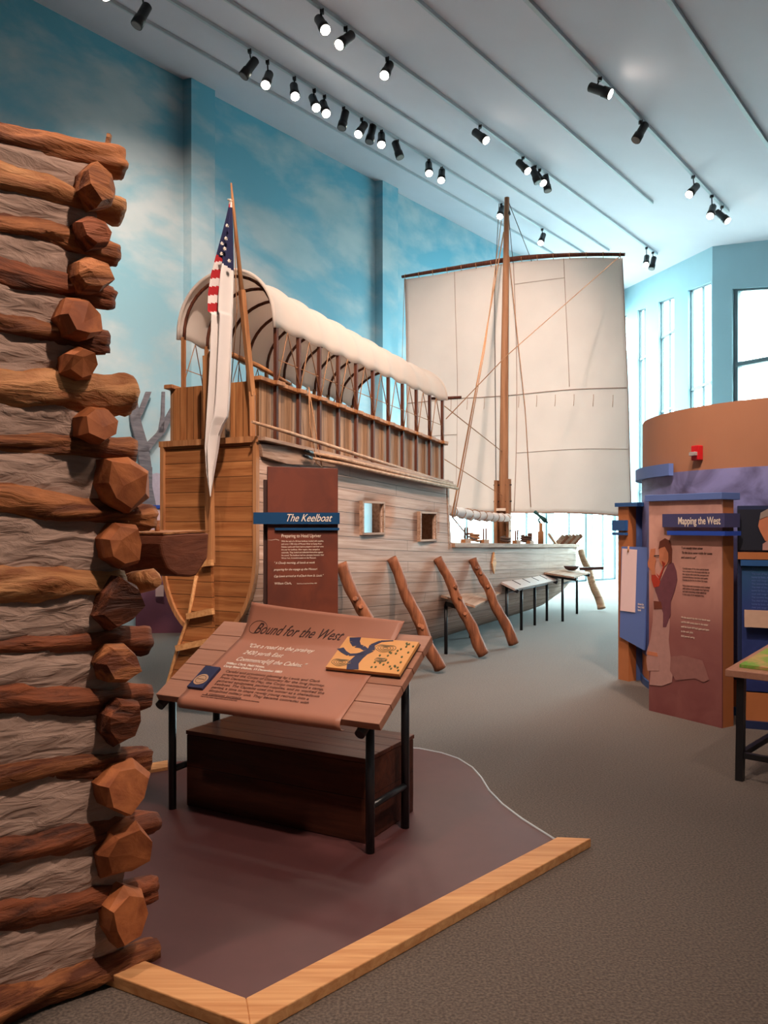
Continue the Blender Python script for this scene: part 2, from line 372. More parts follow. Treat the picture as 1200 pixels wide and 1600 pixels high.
M_purple = printed('purple_field_print', [(0, srgb(112, 60, 78)), (.45, srgb(136, 92, 118)), (.62, srgb(196, 166, 182)), (1, srgb(216, 190, 200))], 2, 0, 1.8, srgb(96, 62, 88), 3, .45)
M_greenmap = printed('green_relief_map', [(0, srgb(96, 150, 50)), (1, srgb(150, 170, 70))], 0, 0, 1, srgb(210, 150, 110), 9, .9)
M_tree = wood('grey_tree_cutout', srgb(128, 124, 130), srgb(92, 90, 98), axis='X', grain=(3, 3, 40), var=.3)
M_skin = flat('printed_skin', srgb(196, 118, 84), .6)
M_hair = flat('printed_brown_hair', srgb(110, 52, 36), .6, var=.15)
M_coat = flat('printed_plum_coat', srgb(112, 62, 72), .6, var=.15)
M_coatred = flat('printed_red_collar', srgb(176, 52, 34), .6, var=.1)
M_breech = flat('printed_pale_breeches', srgb(178, 132, 124), .6, var=.08)
M_inksoft = flat('soft_brown_ink', srgb(104, 66, 56), .6, var=.01)
M_paper = flat('pink_paper', srgb(236, 206, 206), .8, var=.02)
M_bluepanel = flat('periwinkle_panel', srgb(92, 116, 178), .6, var=.05, scale=4)
M_bluedark = flat('navy_panel_side', srgb(20, 34, 74), .6)
M_bronze = flat('verdigris_bronze', srgb(36, 84, 84), .4, metal=.4, var=.2)

# ------------------------------------------------------------------ room shell
TD = Vector((.62, .785, 0)); TN = Vector((.785, -.62, 0))       # along / across the ceiling tracks
def zc(x, y): return 6.59-.2*(.785*x-.62*y)
def ceil_at(u, v):
    d = ray(u, v); Y = (6.59-EYE)/(d.z+.2*(.785*d.x-.62)); return EY+d*Y
WM = Vector((.385, 17.5, 0))                                     # a point on the mural wall
TDn = TD.normalized(); TNn = TN.normalized()
def mural(t): return WM+TD*t
A = mural(4.29); FAR = Vector((6.95, 23.9, 0)); K = Vector((7.15, 17.7, 0)); R = K+Vector((.69, -1.1, 0))*6
B1 = Vector((R.x, -5, 0)); B2 = Vector((-17.4, -5, 0))
def struct(o): o['kind'] = 'structure'; return o
poly = [A, FAR, K, R, B1, B2]
fl = MB(); fl.prism([p for p in [A, FAR, K, R, B1, B2]], (0, 0, -.1)); struct(fl.build('floor', M_carpet))
ce = MB()
up = [Vector((p.x, p.y, zc(p.x, p.y))) for p in [A-TNn*.3, FAR+Vector((.3, .3, 0)), K+Vector((.3, .1, 0)), R+Vector((.3, .1, 0)), B1+Vector((.3, -.3, 0)), B2+Vector((-.5, -.3, 0))]]
ce.prism(up, (0, 0, .2)); struct(ce.build('ceiling', M_ceiling))
def wallseg(mb, a, b, z0, z1, out, th=.2, mi=0):
    """vertical slab from a to b; z0/z1 numbers or None = ceiling"""
    f = lambda z, p: zc(p.x, p.y) if z is None else (z(p) if callable(z) else z)
    a = Vector(a); b = Vector(b)
    mb.prism([Vector((a.x, a.y, f(z0, a))), Vector((b.x, b.y, f(z0, b))), Vector((b.x, b.y, f(z1, b))), Vector((a.x, a.y, f(z1, a)))], Vector(out).normalized()*th, mi)
def on_line(u, a, b):
    """point of the vertical plane through a,b seen in column u"""
    d = Vector(((u-CU)/F, 1)); e = Vector((b.x-a.x, b.y-a.y)); # a+e*t = d*Y
    det = -e.x*d.y+e.y*d.x; t = (a.x*d.y-a.y*d.x)/det
    return Vector((a.x+e.x*t, a.y+e.y*t, 0))
mw = MB(); out = -TNn
pw = on_line(688, mural(0), mural(4)); pe = on_line(776, mural(0), mural(4))
wallseg(mw, B2, pw, 0, 8.7, out); wallseg(mw, pw, pe, 2.4, 8.7, out); wallseg(mw, pe, A, 0, 8.7, out)
struct(mw.build('wall_left', M_mural))
for k, (ua, ub, lo) in enumerate(((299, 336, 0), (598, 622, 0))):
    om = TNn*.2; pa = on_line(ua, mural(0)+om, mural(4)+om)-om; pb = on_line(ub, mural(0)+om, mural(4)+om)-om
    mb = MB(); wallseg(mb, pa, pb, 0, 8.7, TNn, .2); struct(mb.build('trim_%d' % (k+1), M_mural))
# low window in the mural wall, far end
def window(name, a, b, z0, z1, cols, rows, out, parent=None, fw=.06):
    """frame of mullions with one pane per opening; rows = heights of the cross bars"""
    n = Vector(out).normalized(); a = Vector(a); b = Vector(b); f = MB()
    f0 = lambda z, p: z(p) if callable(z) else z
    A0, A1 = Vector((a.x, a.y, f0(z0, a))), Vector((a.x, a.y, f0(z1, a))); B0, B1_ = Vector((b.x, b.y, f0(z0, b))), Vector((b.x, b.y, f0(z1, b)))
    o = n*.1
    f.bar(A0+o, A1+o, fw, fw, n); f.bar(B0+o, B1_+o, fw, fw, n); f.bar(A1+o, B1_+o, fw, fw, n); f.bar(A0+o, B0+o, fw, fw, n)
    for c in cols: f.bar(lerp(A0, B0, c)+o, lerp(A1, B1_, c)+o, fw*.8, fw*.8, n)
    for r in rows:
        f.bar(Vector((a.x, a.y, r))+o, Vector((b.x, b.y, r))+o, fw, fw*1.6, n)
    fr = struct(f.build(name, M_mullion)); g = MB(); g.prism([A0+n*.12, B0+n*.12, B1_+n*.12, A1+n*.12], n*.01); g.build('pane', M_glass, fr)
    return fr
gr = MB(); gr.prism([Vector((-60, -60, -.3)), Vector((60, -60, -.3)), Vector((60, 90, -.3)), Vector((-60, 90, -.3))], (0, 0, -.1)); struct(gr.build('floor_outside', flat('outdoor_paving', srgb(150, 152, 148), .9, scale=1)))
window('window_1', pw, pe, 0.02, 2.38, [.5], [], out)
# far glass wall, window wall and the wall right of its corner
fd = (FAR-A).normalized(); fo = Vector((-fd.y, fd.x, 0))
fw_ = MB(); hd = lambda p: zc(p.x, p.y)-.75
wallseg(fw_, A, FAR, hd, None, fo); 
for t in (0, .36, .70, .97): wallseg(fw_, lerp(A, FAR, t), lerp(A, FAR, min(1, t+.045)), 0, hd, fo, .25)
struct(fw_.build('wall_back', M_jamb))
for k, (t0, t1) in enumerate(((.045, .36), (.405, .70), (.745, .97))):
    window('window_%d' % (k+2), lerp(A, FAR, t0), lerp(A, FAR, t1), .02, hd, [.5], [2.6, 5.2], fo)
wo = Vector((1, .03, 0))
rw = MB(); wallseg(rw, FAR, K, hd, None, wo, .14)
edges = [(FAR, 971), (979.5, 996), (1009, 1029), (1053, 1075), (1111, K)]
pt = lambda e: e if isinstance(e, Vector) else on_line(e, FAR, K)
for a_, b_ in edges: wallseg(rw, pt(a_), pt(b_), 0, hd, wo, .14)
pj = on_line(1144, K, R); ph = on_line(1330, K, R); ro = Vector((1.1, .69, 0))
hz = lambda p: zc(p.x, p.y)-.95
wallseg(rw, K, pj, 0, None, ro, .35); wallseg(rw, pj, ph, hz, None, ro, .35); wallseg(rw, pj, ph, 0, 1.0, ro, .35); wallseg(rw, ph, R, 0, None, ro, .35)
struct(rw.build('wall_right', M_wallpaint))
for k, (ua, ub, rows, cols) in enumerate(((971, 979.5, [5.4], []), (996, 1009, [6.15, 2.5], [.5]), (1029, 1053, [6.4, 4.5], [.5]), (1075, 1111, [4.75, 2.4], [.5]))):
    window('window_%d' % (k+5), pt(ua), pt(ub), .02, hd, cols, rows, wo, fw=.06)
window('window_9', pj+(ph-pj).normalized()*.05, ph, 1.0, hz, [.5], [5.0, 3.0], ro, fw=.09)
bw = MB(); wallseg(bw, R, B1, 0, None, (1, 0, 0)); struct(bw.build('wall_side', M_grey))
bw = MB(); wallseg(bw, B1, B2, 0, None, (0, -1, 0)); struct(bw.build('wall_front', M_grey))
def portal(a, b, z0, z1, inn):
    a = Vector(a); b = Vector(b); ld = bpy.data.lights.new('daylight_portal', 'AREA'); ld.shape = 'RECTANGLE'; ld.size = (b-a).length; ld.size_y = z1-z0
    ld.cycles.is_portal = True
    o = bpy.data.objects.new('daylight_portal', ld); C.objects.link(o)
    o.location = (a+b)/2+Vector((0, 0, (z0+z1)/2))-Vector(inn).normalized()*.3
    z = -Vector(inn).normalized(); x = (b-a).normalized(); y = z.cross(x)
    o.rotation_euler = Matrix((x, y, z)).transposed().to_euler()
portal(A, FAR, 0, 7.8, -fo); portal(FAR, K, 0, 7.6, -wo); portal(pj, ph, 1, 6.6, -ro); portal(pw, pe, 0, 2.4, -out)

# ------------------------------------------------------------------ platform on the floor
def gp(u, v, z=0): p = G(u, v, z); return Vector((p.x, p.y, z))
pl = thing('floor_platform', 'low maroon floor platform edged with pale pine beams under the reading rail and crate', 'platform', (0, 4, 0))
curve = [gp(872, 1321), gp(848, 1306), gp(815, 1285), gp(785, 1262), gp(764, 1240), gp(752, 1220), gp(738, 1204), gp(716, 1190), gp(690, 1181), gp(655, 1174), gp(600, 1171), gp(500, 1172)]
mb = MB(); mb.prism([gp(395, 1573), ]+curve+[gp(262, 1196), gp(150, 1220), gp(120, 1480)], (0, 0, .02)); mb.build('mat', M_maroon, pl)
mb = MB(); mb.tube([p+Vector((0, 0, .018)) for p in curve], .008, 6); mb.build('edge_strip', M_track, pl, label='thin silver edging strip')
bd = (gp(880, 1328)-gp(405, 1586)).normalized(); bn = Vector((bd.y, -bd.x, 0))
b0 = gp(392, 1576); b1 = b0+bd*((gp(872, 1322)-b0).dot(bd))
mb = MB(); mb.prism([b0-bd*.02, b1, b1+bd*.10+bn*.13, b0+bn*.13-bd*.1], (0, 0, .045)); mb.build('beam', M_pine, pl, bevel=.004)
q0 = gp(392, 1580)+bn*.1; qd = (gp(200, 1512)-q0); mb = MB(); qn = Vector((-qd.y, qd.x, 0)).normalized()
if qn.y > 0: qn = -qn
mb.prism([b0-bd*.02, b0+bn*.13-bd*.1, gp(200, 1512)+qn*.13+qd*.5, gp(200, 1512)+qd*.5], (0, 0, .045)); mb.build('beam', M_pine, pl, bevel=.004)
mb = MB(); mb.prism([gp(262, 1197), gp(262, 1208), gp(150, 1228), gp(150, 1217)], (0, 0, .04)); mb.build('beam', M_pine, pl)

# ------------------------------------------------------------------ log cabin corner
CO = Vector((-.845, 3.01, 0)); CDr = Vector((-.695, -.719, 0)); CN = Vector((.719, -.695, 0))   # corner, along wall towards camera side, outward
cabin = thing('log_cabin_wall', 'corner of a log cabin with clay chinking and hewn log ends', 'log cabin', tuple(CO), math.atan2(-CDr.y, -CDr.x))
def cab(u, v):
    p = hit(u, v, CO, CN); return (p-CO).dot(CDr), p.z
def cabp(t, z, o=0): return CO+CDr*t+Vector((0, 0, z))+CN*o
HL = [(195,230,188,245,270,0),(260,307,186,310,350,1),(335,372,180,385,415,0),(405,447,172,450,487,2),(490,530,163,525,553,0),(580,635,197,590,645,1),
      (670,705,205,690,722,0),(755,802,235,790,828,0),(885,938,187,893,932,1),(990,1018,228,985,1018,2),(1070,1118,228,1065,1108,2),
      (1185,1232,227,1165,1200,0),(1300,1342,240,1265,1303,2),(1405,1450,238,1370,1402,2),(1530,1592,240,1468,1500,0)]
lm = [M_log, M_logpale, M_logdark]
tops = []
for k, (a0, a1, ur, r0, r1, mi) in enumerate(HL):
    t1, zr0 = cab(ur, r0); _, zr1 = cab(ur, r1); t0, zl0 = cab(0, a0); _, zl1 = cab(0, a1)
    zr = (zr0+zr1)/2; zl = (zl0+zl1)/2; rr = max(.048, abs(zr0-zr1)/2*1.04); rl = abs(zl0-zl1)/2*1.04
    n = 70; pts = []; rad = []
    for i in range(n+1):
        q = i/n; t = lerp(t1, t0+1.2, q); s_ = (t-t1)/(t0-t1)
        z = lerp(zr, zl, min(s_, 1)+max(0, s_-1)*.15); z += .007*math.sin(t*9+k*2.1)*min(1, q*10)
        r = lerp(rr, rl, min(1, s_))*(1+.2*noise.noise(Vector((t*5, k*3.1, 0))))
        if i == 0: r *= .9
        pts.append(cabp(t, z, .01)); rad.append(r)
    o = MB().tube(pts, rad, 22, wob=.45).build('log', lm[mi], cabin)
    tops.append((t1, zr, rr))
XL = [(163,285,31),(155,360,23),(148,426,28),(135,497,33),(135,567,28),(162,660,31),(200,755,40),(200,854,35),(197,945,32),(197,1037,31),(197,1130,32),(202,1232,35),(205,1335,37),(206,1437,37)]
for k, (u, v, r) in enumerate(XL):
    random.seed(40+k)
    po = .13; p = hit(u, v, CO+CN*po, CN); R_ = r*p.y/F*1.08; t = (p-CO).dot(CDr); z = p.z
    # hewn end: faceted cap, 9 sided shaft
    mb = MB(); n = 7; vs = []; th0 = random.random()
    rings = [(-1.4, .96), (-.13, 1.0), (-.04, 1.05), (-.004, .84)]; tl = (random.uniform(-.3, .3), random.uniform(-.3, .3))
    xd = CDr; yd = Vector((0, 0, 1))
    irr = [random.uniform(.84, 1.16) for _ in range(n)]
    for (o_, q) in rings:
        for i in range(n):
            a = 2*math.pi*i/n+th0; jj = irr[i]*(1 if o_ < -.1 else random.uniform(.9, 1.08)); rr_ = R_*q*jj
            vs.append(CO+CDr*t+yd*z+xd*math.cos(a)*rr_+yd*math.sin(a)*rr_*(1.15 if k == 8 else 1)+CN*(po+o_+(random.uniform(-.006, .006)+(tl[0]*math.cos(a)+tl[1]*math.sin(a))*rr_ if o_ > -.09 else 0)))
    fs = [(j*n+i, j*n+(i+1) % n, (j+1)*n+(i+1) % n, (j+1)*n+i) for j in range(3) for i in range(n)]
    tip = CO+CDr*(t+random.uniform(-.03, .03))+yd*(z+random.uniform(-.02, .03))+CN*(po+random.uniform(.0, .006)); vs.append(tip)
    fs += [(3*n+i, 3*n+(i+1) % n, 4*n) for i in range(n)]
    mb.add(vs, fs); mb.build('crossing_log', M_endgrain if k in (3, 4, 5, 6, 7, 11, 12, 13) else M_logdark if k in (1, 8, 10) else M_log, cabin)
random.seed(7)
mb = MB()
for k in range(len(HL)-1):
    ta, za, ra = tops[k]; tb, zb, rb = tops[k+1]
    _, l0 = cab(0, (HL[k][0]+HL[k][1])/2); _, l1 = cab(0, (HL[k+1][0]+HL[k+1][1])/2); t0, _ = cab(0, 500)
    ts = max(cab(XL[k][0]-XL[k][2]*.5, XL[k][1])[0], .02)
    def fn(a, b):
        t = lerp(ts, t0+1.2, a); s_ = min(1, t/t0); zt = lerp(za, l0, s_); zb_ = lerp(zb, l1, s_)
        z = lerp(zt, zb_, b); bul = math.sin(math.pi*b)*.015
        return cabp(t, z, .022+bul+.012*noise.noise(Vector((t*9+z*14, z*22, k)))+.006*noise.noise(Vector((t*30, z*45, k))))
    mb.grid(fn, 60, 14)
mb.build('chinking', M_chink, cabin)
mb = MB(); mb.prism([cabp(.22, .0, -.07), cabp(1.7, .0, -.07), cabp(1.7, 2.75, -.07), cabp(.22, 2.75, -.07)], -CN*.06); mb.build('wall_core', M_chink, cabin)
mb = MB(); pt0 = P(165, 243, 3.1); mb.bar(pt0, P(171, 210, 3.1), .018, .014); mb.build('stick', M_logpale, cabin)
# half-log bracket sticking out behind the corner, with a peg
mb = MB()
def LB(u, v, Y): return P(u, v, Y)
front = [(255, 836), (290, 833), (327, 832), (326, 852), (325, 872), (316, 886), (307, 900), (298, 902), (276, 899), (262, 888), (254, 870), (250, 850)]
o0 = CO+CN*.02+Vector((.0, .0, 0)); NB = Vector((.25, -1, 0)).normalized(); PB = Vector((-.98, 3.55, 0))
pf = [hit(u, v, PB, NB) for u, v in front]
dl = (-NB*.25+Vector((-.75, .2, 0)))
bk = [p+dl*.8 for p in pf]; n = len(pf)
mb.add(pf+bk, [tuple(range(n))[::-1], tuple(range(n, 2*n))]+[(i, (i+1) % n, n+(i+1) % n, n+i) for i in range(n)])
sh = mb.build('split_log', [wood('split_log_face', srgb(138, 84, 62), srgb(98, 56, 42), grain=(3, 7, 16), var=.4, bump=.7)], cabin, bevel=.01, label='split log end with a flat top jutting out behind the corner')
mb = MB(); tp = [p+Vector((0, 0, .002)) for p in pf[:3]]; mb.prism([tp[0], tp[2], tp[2]+dl*.79, tp[0]+dl*.79], (0, 0, .008)); mb.build('flat_top', M_logpale, sh)
mb = MB(); c_ = hit(246, 832, PB-NB*.14, NB); mb.tube([c_-Vector((0, 0, .02)), c_+Vector((0, 0, .055))], .012, 10); mb.build('peg', M_log, sh)
mb = MB(); c_ = P(238, 905, 3.3); mb.tube([c_+Vector((-.1, .05, -.02)), c_, c_+Vector((.03, -.03, -.01))], [.05, .045, .02], 7); mb.build('log_stub', M_logpale, cabin)

# ------------------------------------------------------------------ the keelboat
SC = Vector((-1.47, 6.9, 0)); AX = Vector((.447, .894, 0)).normalized(); SB = Vector((AX.y, -AX.x, 0))   # stern, forward, starboard
boat = thing('keelboat', 'full size wooden keelboat with canvas canopy, mast and raised square sail', 'boat', tuple(SC), math.atan2(AX.y, AX.x))
def L3(s, b, z): return Vector((s, -b, z))          # boat-local
def W3(s, b, z): return SC+AX*s+SB*b+Vector((0, 0, z))
BT = [(0, .49), (1, .515), (2.5, .56), (4.6, .67), (7, .76), (9.4, .78), (10.2, .70), (10.8, .5), (11.15, .26), (11.3, .06)]
KT = [(0, .66), (.7, .42), (1.6, .2), (3, .07), (9, .06), (10, .16), (10.8, .42), (11.3, .8)]
ZT = [(0, 2.30), (1.9, 2.23), (3.74, 2.13)]
ZT2 = [(3.86, 1.33), (7, 1.25), (11.3, 1.15)]
def HB(s): return interp([(0, .68), (2, .95), (4, 1.02), (9.5, .98), (11.3, .32)], s)
def ztop(s): return interp(ZT, s) if s <= 3.75 else (lerp(2.13, 1.33, (s-3.75)/.11) if s < 3.86 else interp(ZT2, s))
def s_of(u, b):
    x = (u-CU)/F; # (SC.x+AX.x s+SB.x b) = x (SC.y+AX.y s+SB.y b)
    return (x*(SC.y+SB.y*b)-SC.x-SB.x*b)/(AX.x-x*AX.y)
W1 = (s_of(564, .55), s_of(595, .55)); W2 = (s_of(653, .59), s_of(676, .59)); W3P = (3.2, 3.55)
WZ = [(1.52, 1.82), (1.43, 1.73)]
ss = sorted(set([i*.35 for i in range(33)]+list(W1)+list(W2)+list(W3P)+[3.75, 3.86, 10.0, 10.35, 10.65, 10.95, 11.1, 11.22, 11.3]))
ss = [s for i, s in enumerate(ss) if s <= 11.3 and (s in W1 or s in W2 or s in W3P or s in (0, 3.75, 3.86, 11.3) or min(abs(s-x) for x in W1+W2+W3P+(3.75, 3.86)) > .06)]
NBR = 14; zfix = [1.2, 1.3, 1.43, 1.52, 1.62, 1.73, 1.82, 1.95, 2.05, 2.15, 2.4]
def section(s):
    B = smooth(BT, s); zk = smooth(KT, s); hb = HB(s); out_ = []; g = 0; pv = None
    zt = ztop(s); hb = min(hb, zt-zk-.02)
    for i in range(NBR+1):
        th = math.pi/2*i/NBR; y = B*math.sin(th)**.9; z = zk+hb*(1-math.cos(th)**1.05); p = (y, z)
        if pv: g += math.hypot(p[0]-pv[0], p[1]-pv[1])
        pv = p; out_.append((y, z, g))
    z0 = zk+hb; g0 = g
    for zf in zfix:
        z = max(z0, min(zf, zt)); out_.append((B, z, g0+z-z0))
    out_.append((B, zt, g0+zt-z0))
    gt = out_[-1][2]
    return [(y, z, (z-zt)+0 if i > NBR else (q-g0)+(z0-zt)) for i, (y, z, q) in enumerate(out_)]   # girth counted down from a level line
mb = MB()
for side in (1, -1):
    sec = [section(s) for s in ss]; nr = len(sec[0])
    vs = [L3(s, side*y, z) for s, sc in zip(ss, sec) for (y, z, g) in sc]
    fs = []; uv = []
    for i in range(len(ss)-1):
        for j in range(nr-1):
            sm_, (y, z, g) = (ss[i]+ss[i+1])/2, sec[i][j]; zm = (sec[i][j][1]+sec[i][j+1][1])/2
            if sec[i][j+1][1]-sec[i][j][1] < 1e-5 and sec[i+1][j+1][1]-sec[i+1][j][1] < 1e-5 and j >= NBR: continue
            if j >= NBR and any(w_[0] < sm_ < w_[1] and z_[0] < zm < z_[1] for w_, z_ in (((W1, WZ[0]), (W2, WZ[1])) if side > 0 else ((W3P, (1.3, 1.95)),))): continue
            a = i*nr+j; q = [(i, j), (i+1, j), (i+1, j+1), (i, j+1)]
            if side < 0: q = q[::-1]
            fs.append(tuple(x*nr+y_ for x, y_ in q))
            shz = lambda s_, z_: (z_ - interp([(0, 2.30), (3.74, 2.13), (11.3, 1.85)], s_))
            def vv(x, y_):
                zz = sec[x][y_][1]
                if y_ <= NBR: gg = shz(ss[x], sec[x][NBR][1]) + (sec[x][y_][2]-sec[x][NBR][2])
                else: gg = shz(ss[x], zz)
                return gg
            uv.append([(ss[x], vv(x, y_)+5) for x, y_ in q])
    mb.add(vs, fs, 0, uv, True)
hull = mb.build('hull', M_hull, boat, local=True, solid=.03)
# transom
mb = MB(); sec0 = section(0); ringp = [(y, z) for y, z, g in sec0[:NBR+1]]+[(sec0[-1][0], sec0[-1][1])]
mb.prism([L3(-.03, y, z) for y, z in ringp]+[L3(-.03, -y, z) for y, z in ringp[:0:-1]], (.05, 0, 0)); mb.build('transom', M_transom, boat, local=True)
mb = MB(); rp = [L3(-.035, y, z) for y, z in ringp]; rq = [L3(-.035, -y, z) for y, z in ringp]
for seq in (rp, rq):
    for a_, b_ in zip(seq, seq[1:]): mb.bar(a_, b_, .035, .045, (1, 0, 0))
mb.bar(L3(-.035, -.52, 2.3), L3(-.035, .52, 2.3), .05, .05); mb.build('transom_trim', M_timber, boat, local=True)
# decks
mb = MB(); mb.prism([L3(s, smooth(BT, s)-.02, 1.12) for s in (3.8, 6, 9.4, 10.2, 10.8, 11.1)]+[L3(s, -smooth(BT, s)+.02, 1.12) for s in (11.1, 10.8, 10.2, 9.4, 6, 3.8)], (0, 0, -.04)); mb.build('deck', M_timberx, boat, local=True)
mb = MB(); mb.box(L3(1.9, 0, 1.3), (3.7, .95, .04)); mb.build('cabin_floor', M_timberx, boat, local=True)
# cap rail along the low bow
for side in (1, -1):
    mb = MB(); sl = [3.86, 5, 6.2, 7.4, 8.6, 9.4, 10.2, 10.8, 11.15, 11.3]
    for a_, b_ in zip(sl, sl[1:]): mb.bar(L3(a_, side*smooth(BT, a_), ztop(a_)+.02), L3(b_, side*smooth(BT, b_), ztop(b_)+.02), .12, .06)
    mb.build('cap_rail', M_timberx, boat, local=True, bevel=.006)
# forward edge board of the high side
mb = MB()
for side in (1,): mb.bar(L3(3.80, side*.635, 1.3), L3(3.74, side*.635, 2.15), .05, .03, (0, 1, 0))
mb.build('edge_board', M_timberx, boat, local=True)
mb = MB(); mb.box(L3(3.72, .10, 1.64), (.03, .96, 1.0)); mb.build('cabin_bulkhead', M_timberx, boat, local=True)
# cabin side walls of vertical boards
CS0, CS1 = .05, 3.70
def cb(s): return smooth(BT, s)-.03
def cz0(s): return ztop(s)-.0
def cz1(s): return lerp(2.80, 2.58, s/3.7)
for side in (1, -1):
    mb = MB()
    for i in range(12):
        a_, b_ = lerp(CS0, CS1, i/12), lerp(CS0, CS1, (i+1)/12)
        mb.prism([L3(a_, side*cb(a_), cz0(a_)), L3(b_, side*cb(b_), cz0(b_)), L3(b_, side*cb(b_), cz1(b_)), L3(a_, side*cb(a_), cz1(a_))], (0, .025, 0))
    mb.build('cabin_wall', M_vplank, boat, local=True)
    mb = MB(); mb.bar(L3(CS0-.05, side*(cb(0)+.01), cz1(0)+.01), L3(CS1+.05, side*(cb(3.7)+.01), cz1(3.7)+.01), .09, .035); mb.build('cabin_rail', M_timber, boat, local=True, bevel=.004)
# stern end: two board panels with a dark gap between
mb = MB()
for b0_, b1_ in ((-.46, -.14), (.17, .46)):
    mb = MB(); mb.prism([L3(.05, b0_, 2.31), L3(.05, b1_, 2.31), L3(.05, b1_, 2.80), L3(.05, b0_, 2.80)], (.03, 0, 0)); mb.build('cabin_end_wall', M_vplankY, boat, local=True)
mb = MB(); mb.prism([L3(3.66, -.55, 2.12), L3(3.66, .55, 2.12), L3(3.66, .55, 2.58), L3(3.66, -.55, 2.58)], (.03, 0, 0))
mb.build('cabin_end_wall', M_vplankY, boat, local=True)
for b_ in (-.13, .16):
    mb = MB(); mb.prism([L3(.08, b_, 2.28), L3(.7, b_, 2.28), L3(.7, b_, 2.79), L3(.08, b_, 2.79)], (0, .025, 0)); mb.build('companionway_side', M_vplank, boat, local=True)
# canopy posts, blocks, hoops
HS = [lerp(.24, 3.62, i/10) for i in range(11)]
def eave(s): return lerp(3.27, 3.11, (s-.24)/3.38)
def hr(s): return cb(s)+.035
def apex(s): return lerp(3.79, 3.56, (s-.24)/3.38)
for i, s in enumerate(HS):
    for side in (1, -1):
        b_ = hr(s); mb = MB(); mb.bar(L3(s, side*(b_+.0), cz0(s)-.0), L3(s, side*b_, eave(s)+.02), .032, .03, (1, 0, 0))
        mb.build('canopy_post', M_darkpost if side > 0 else M_timber, boat, local=True)
        mb = MB(); mb.box(L3(s, side*(b_+.02), cz1(s)+.01), (.13, .07, .035)); mb.build('post_block', M_timber, boat, local=True, bevel=.004)
    mb = MB(); mb.tube([L3(s, hr(s)*math.cos(a)*.985, eave(s)+(apex(s)-eave(s)-.02)*math.sin(a)**.85) for a in [math.pi*k/20 for k in range(21)]], .015, 6)
    mb.build('hoop', M_darkpost, boat, local=True)
def canopy_fn(a, b):
    s = lerp(.19, 3.70, a); k = (s-.24)/.338; sag = -.022*abs(math.sin(math.pi*k))**.8 if 0 < k < 10 else 0
    an = math.pi*b; r = hr(s)+.02+sag; sn = math.sin(an)**.85 if 0 < b < 1 else 0
    drop = 0.0
    return L3(s, r*math.cos(an), eave(s)+(apex(s)-eave(s)+.02+sag)*sn+(.012*math.sin(k*math.pi*2) if b in (0, 1) else 0))
mb = MB(); mb.grid(canopy_fn, 120, 32); mb.build('canopy', M_canvas, boat, local=True, solid=.006)
for e in (.19, 3.70):
    mb = MB(); mb.tube([canopy_fn((e-.19)/3.51, k/24) for k in range(25)], .016, 8); mb.build('canopy_hem', M_canvas, boat, local=True)
# lashing ropes zigzag between the posts, one each side
for side in (1, -1):
    mb = MB()
    for a_, b_ in zip(HS, HS[1:]):
        m_ = (a_+b_)/2
        mb.tube([L3(a_, side*(hr(a_)+.02), cz1(a_)+.03), L3(m_, side*hr(m_), eave(m_)), L3(b_, side*(hr(b_)+.02), cz1(b_)+.03)], .0055, 5)
    mb.tube([L3(s, side*hr(s), cz1(s)+.22) for s in (HS[0], HS[3], HS[6], HS[10])], .004, 5)
    mb.build('lashing_rope', M_rope, boat, local=True)
# rope loops on the wall, spar stub on the forward post
mb = MB(); mb.tube([L3(.62, .59, 2.82), L3(.74, .61, 2.3), L3(.80, .62, 2.12)], .006, 5); mb.tube([L3(.80, .62, 2.12), L3(.70, .62, 2.15), L3(.64, .59, 2.5), L3(.62, .59, 2.8)], .006, 5); mb.build('hanging_rope', M_rope, boat, local=True)
mb = MB(); a_ = W3(3.72, .6, 3.16); mb.tube([a_-SB*.2, a_+SB*.02+Vector((.2, 0, 0))], .018, 8); mb.build('spar_stub', M_darkpost, boat)
# windows in the hull
for k, ((s0, s1), (z0, z1)) in enumerate(((W1, WZ[0]), (W2, WZ[1]))):
    for side in (1,):
        b_ = (smooth(BT, (s0+s1)/2)+.02)*side; mb = MB(); y = -b_
        for (x0, x1, y0, y1) in ((s0-.02, s1+.02, z0-.022, z0), (s0-.02, s1+.02, z1, z1+.022), (s0-.03, s0, z0-.022, z1+.022), (s1, s1+.03, z0-.022, z1+.022)):
            mb.box(((x0+x1)/2, y, (y0+y1)/2), (x1-x0, .05, y1-y0))
        mb.build('port_frame', M_timberx, boat, local=True)
mb = MB(); dcs = s_of(774, .74); dz = 1.07; b_ = smooth(BT, dcs)+.017
mb.prism([L3(dcs-.085, b_, dz), L3(dcs, b_, dz-.15), L3(dcs+.085, b_, dz), L3(dcs, b_, dz+.15)], (0, -.02, 0)); mb.build('diamond_plate', M_pine, boat, local=True, label='pale wooden diamond on the hull side')
# wale strip along the high side (the walkway the poles hang on)
mb = MB(); mb.prism([L3(-.03, .50, 2.26), L3(.9, .54, 2.28), L3(1.1, .56, 2.14), L3(.3, .53, 2.12), L3(-.0, .50, 2.16)], (0, -.035, 0)); mb.build('quarter_board', M_timberx, boat, local=True)
mb = MB(); mb.bar(L3(-.05, .545, 2.30), L3(3.78, .66, 2.115), .09, .03); mb.build('wale', M_timberx, boat, local=True, bevel=.004)
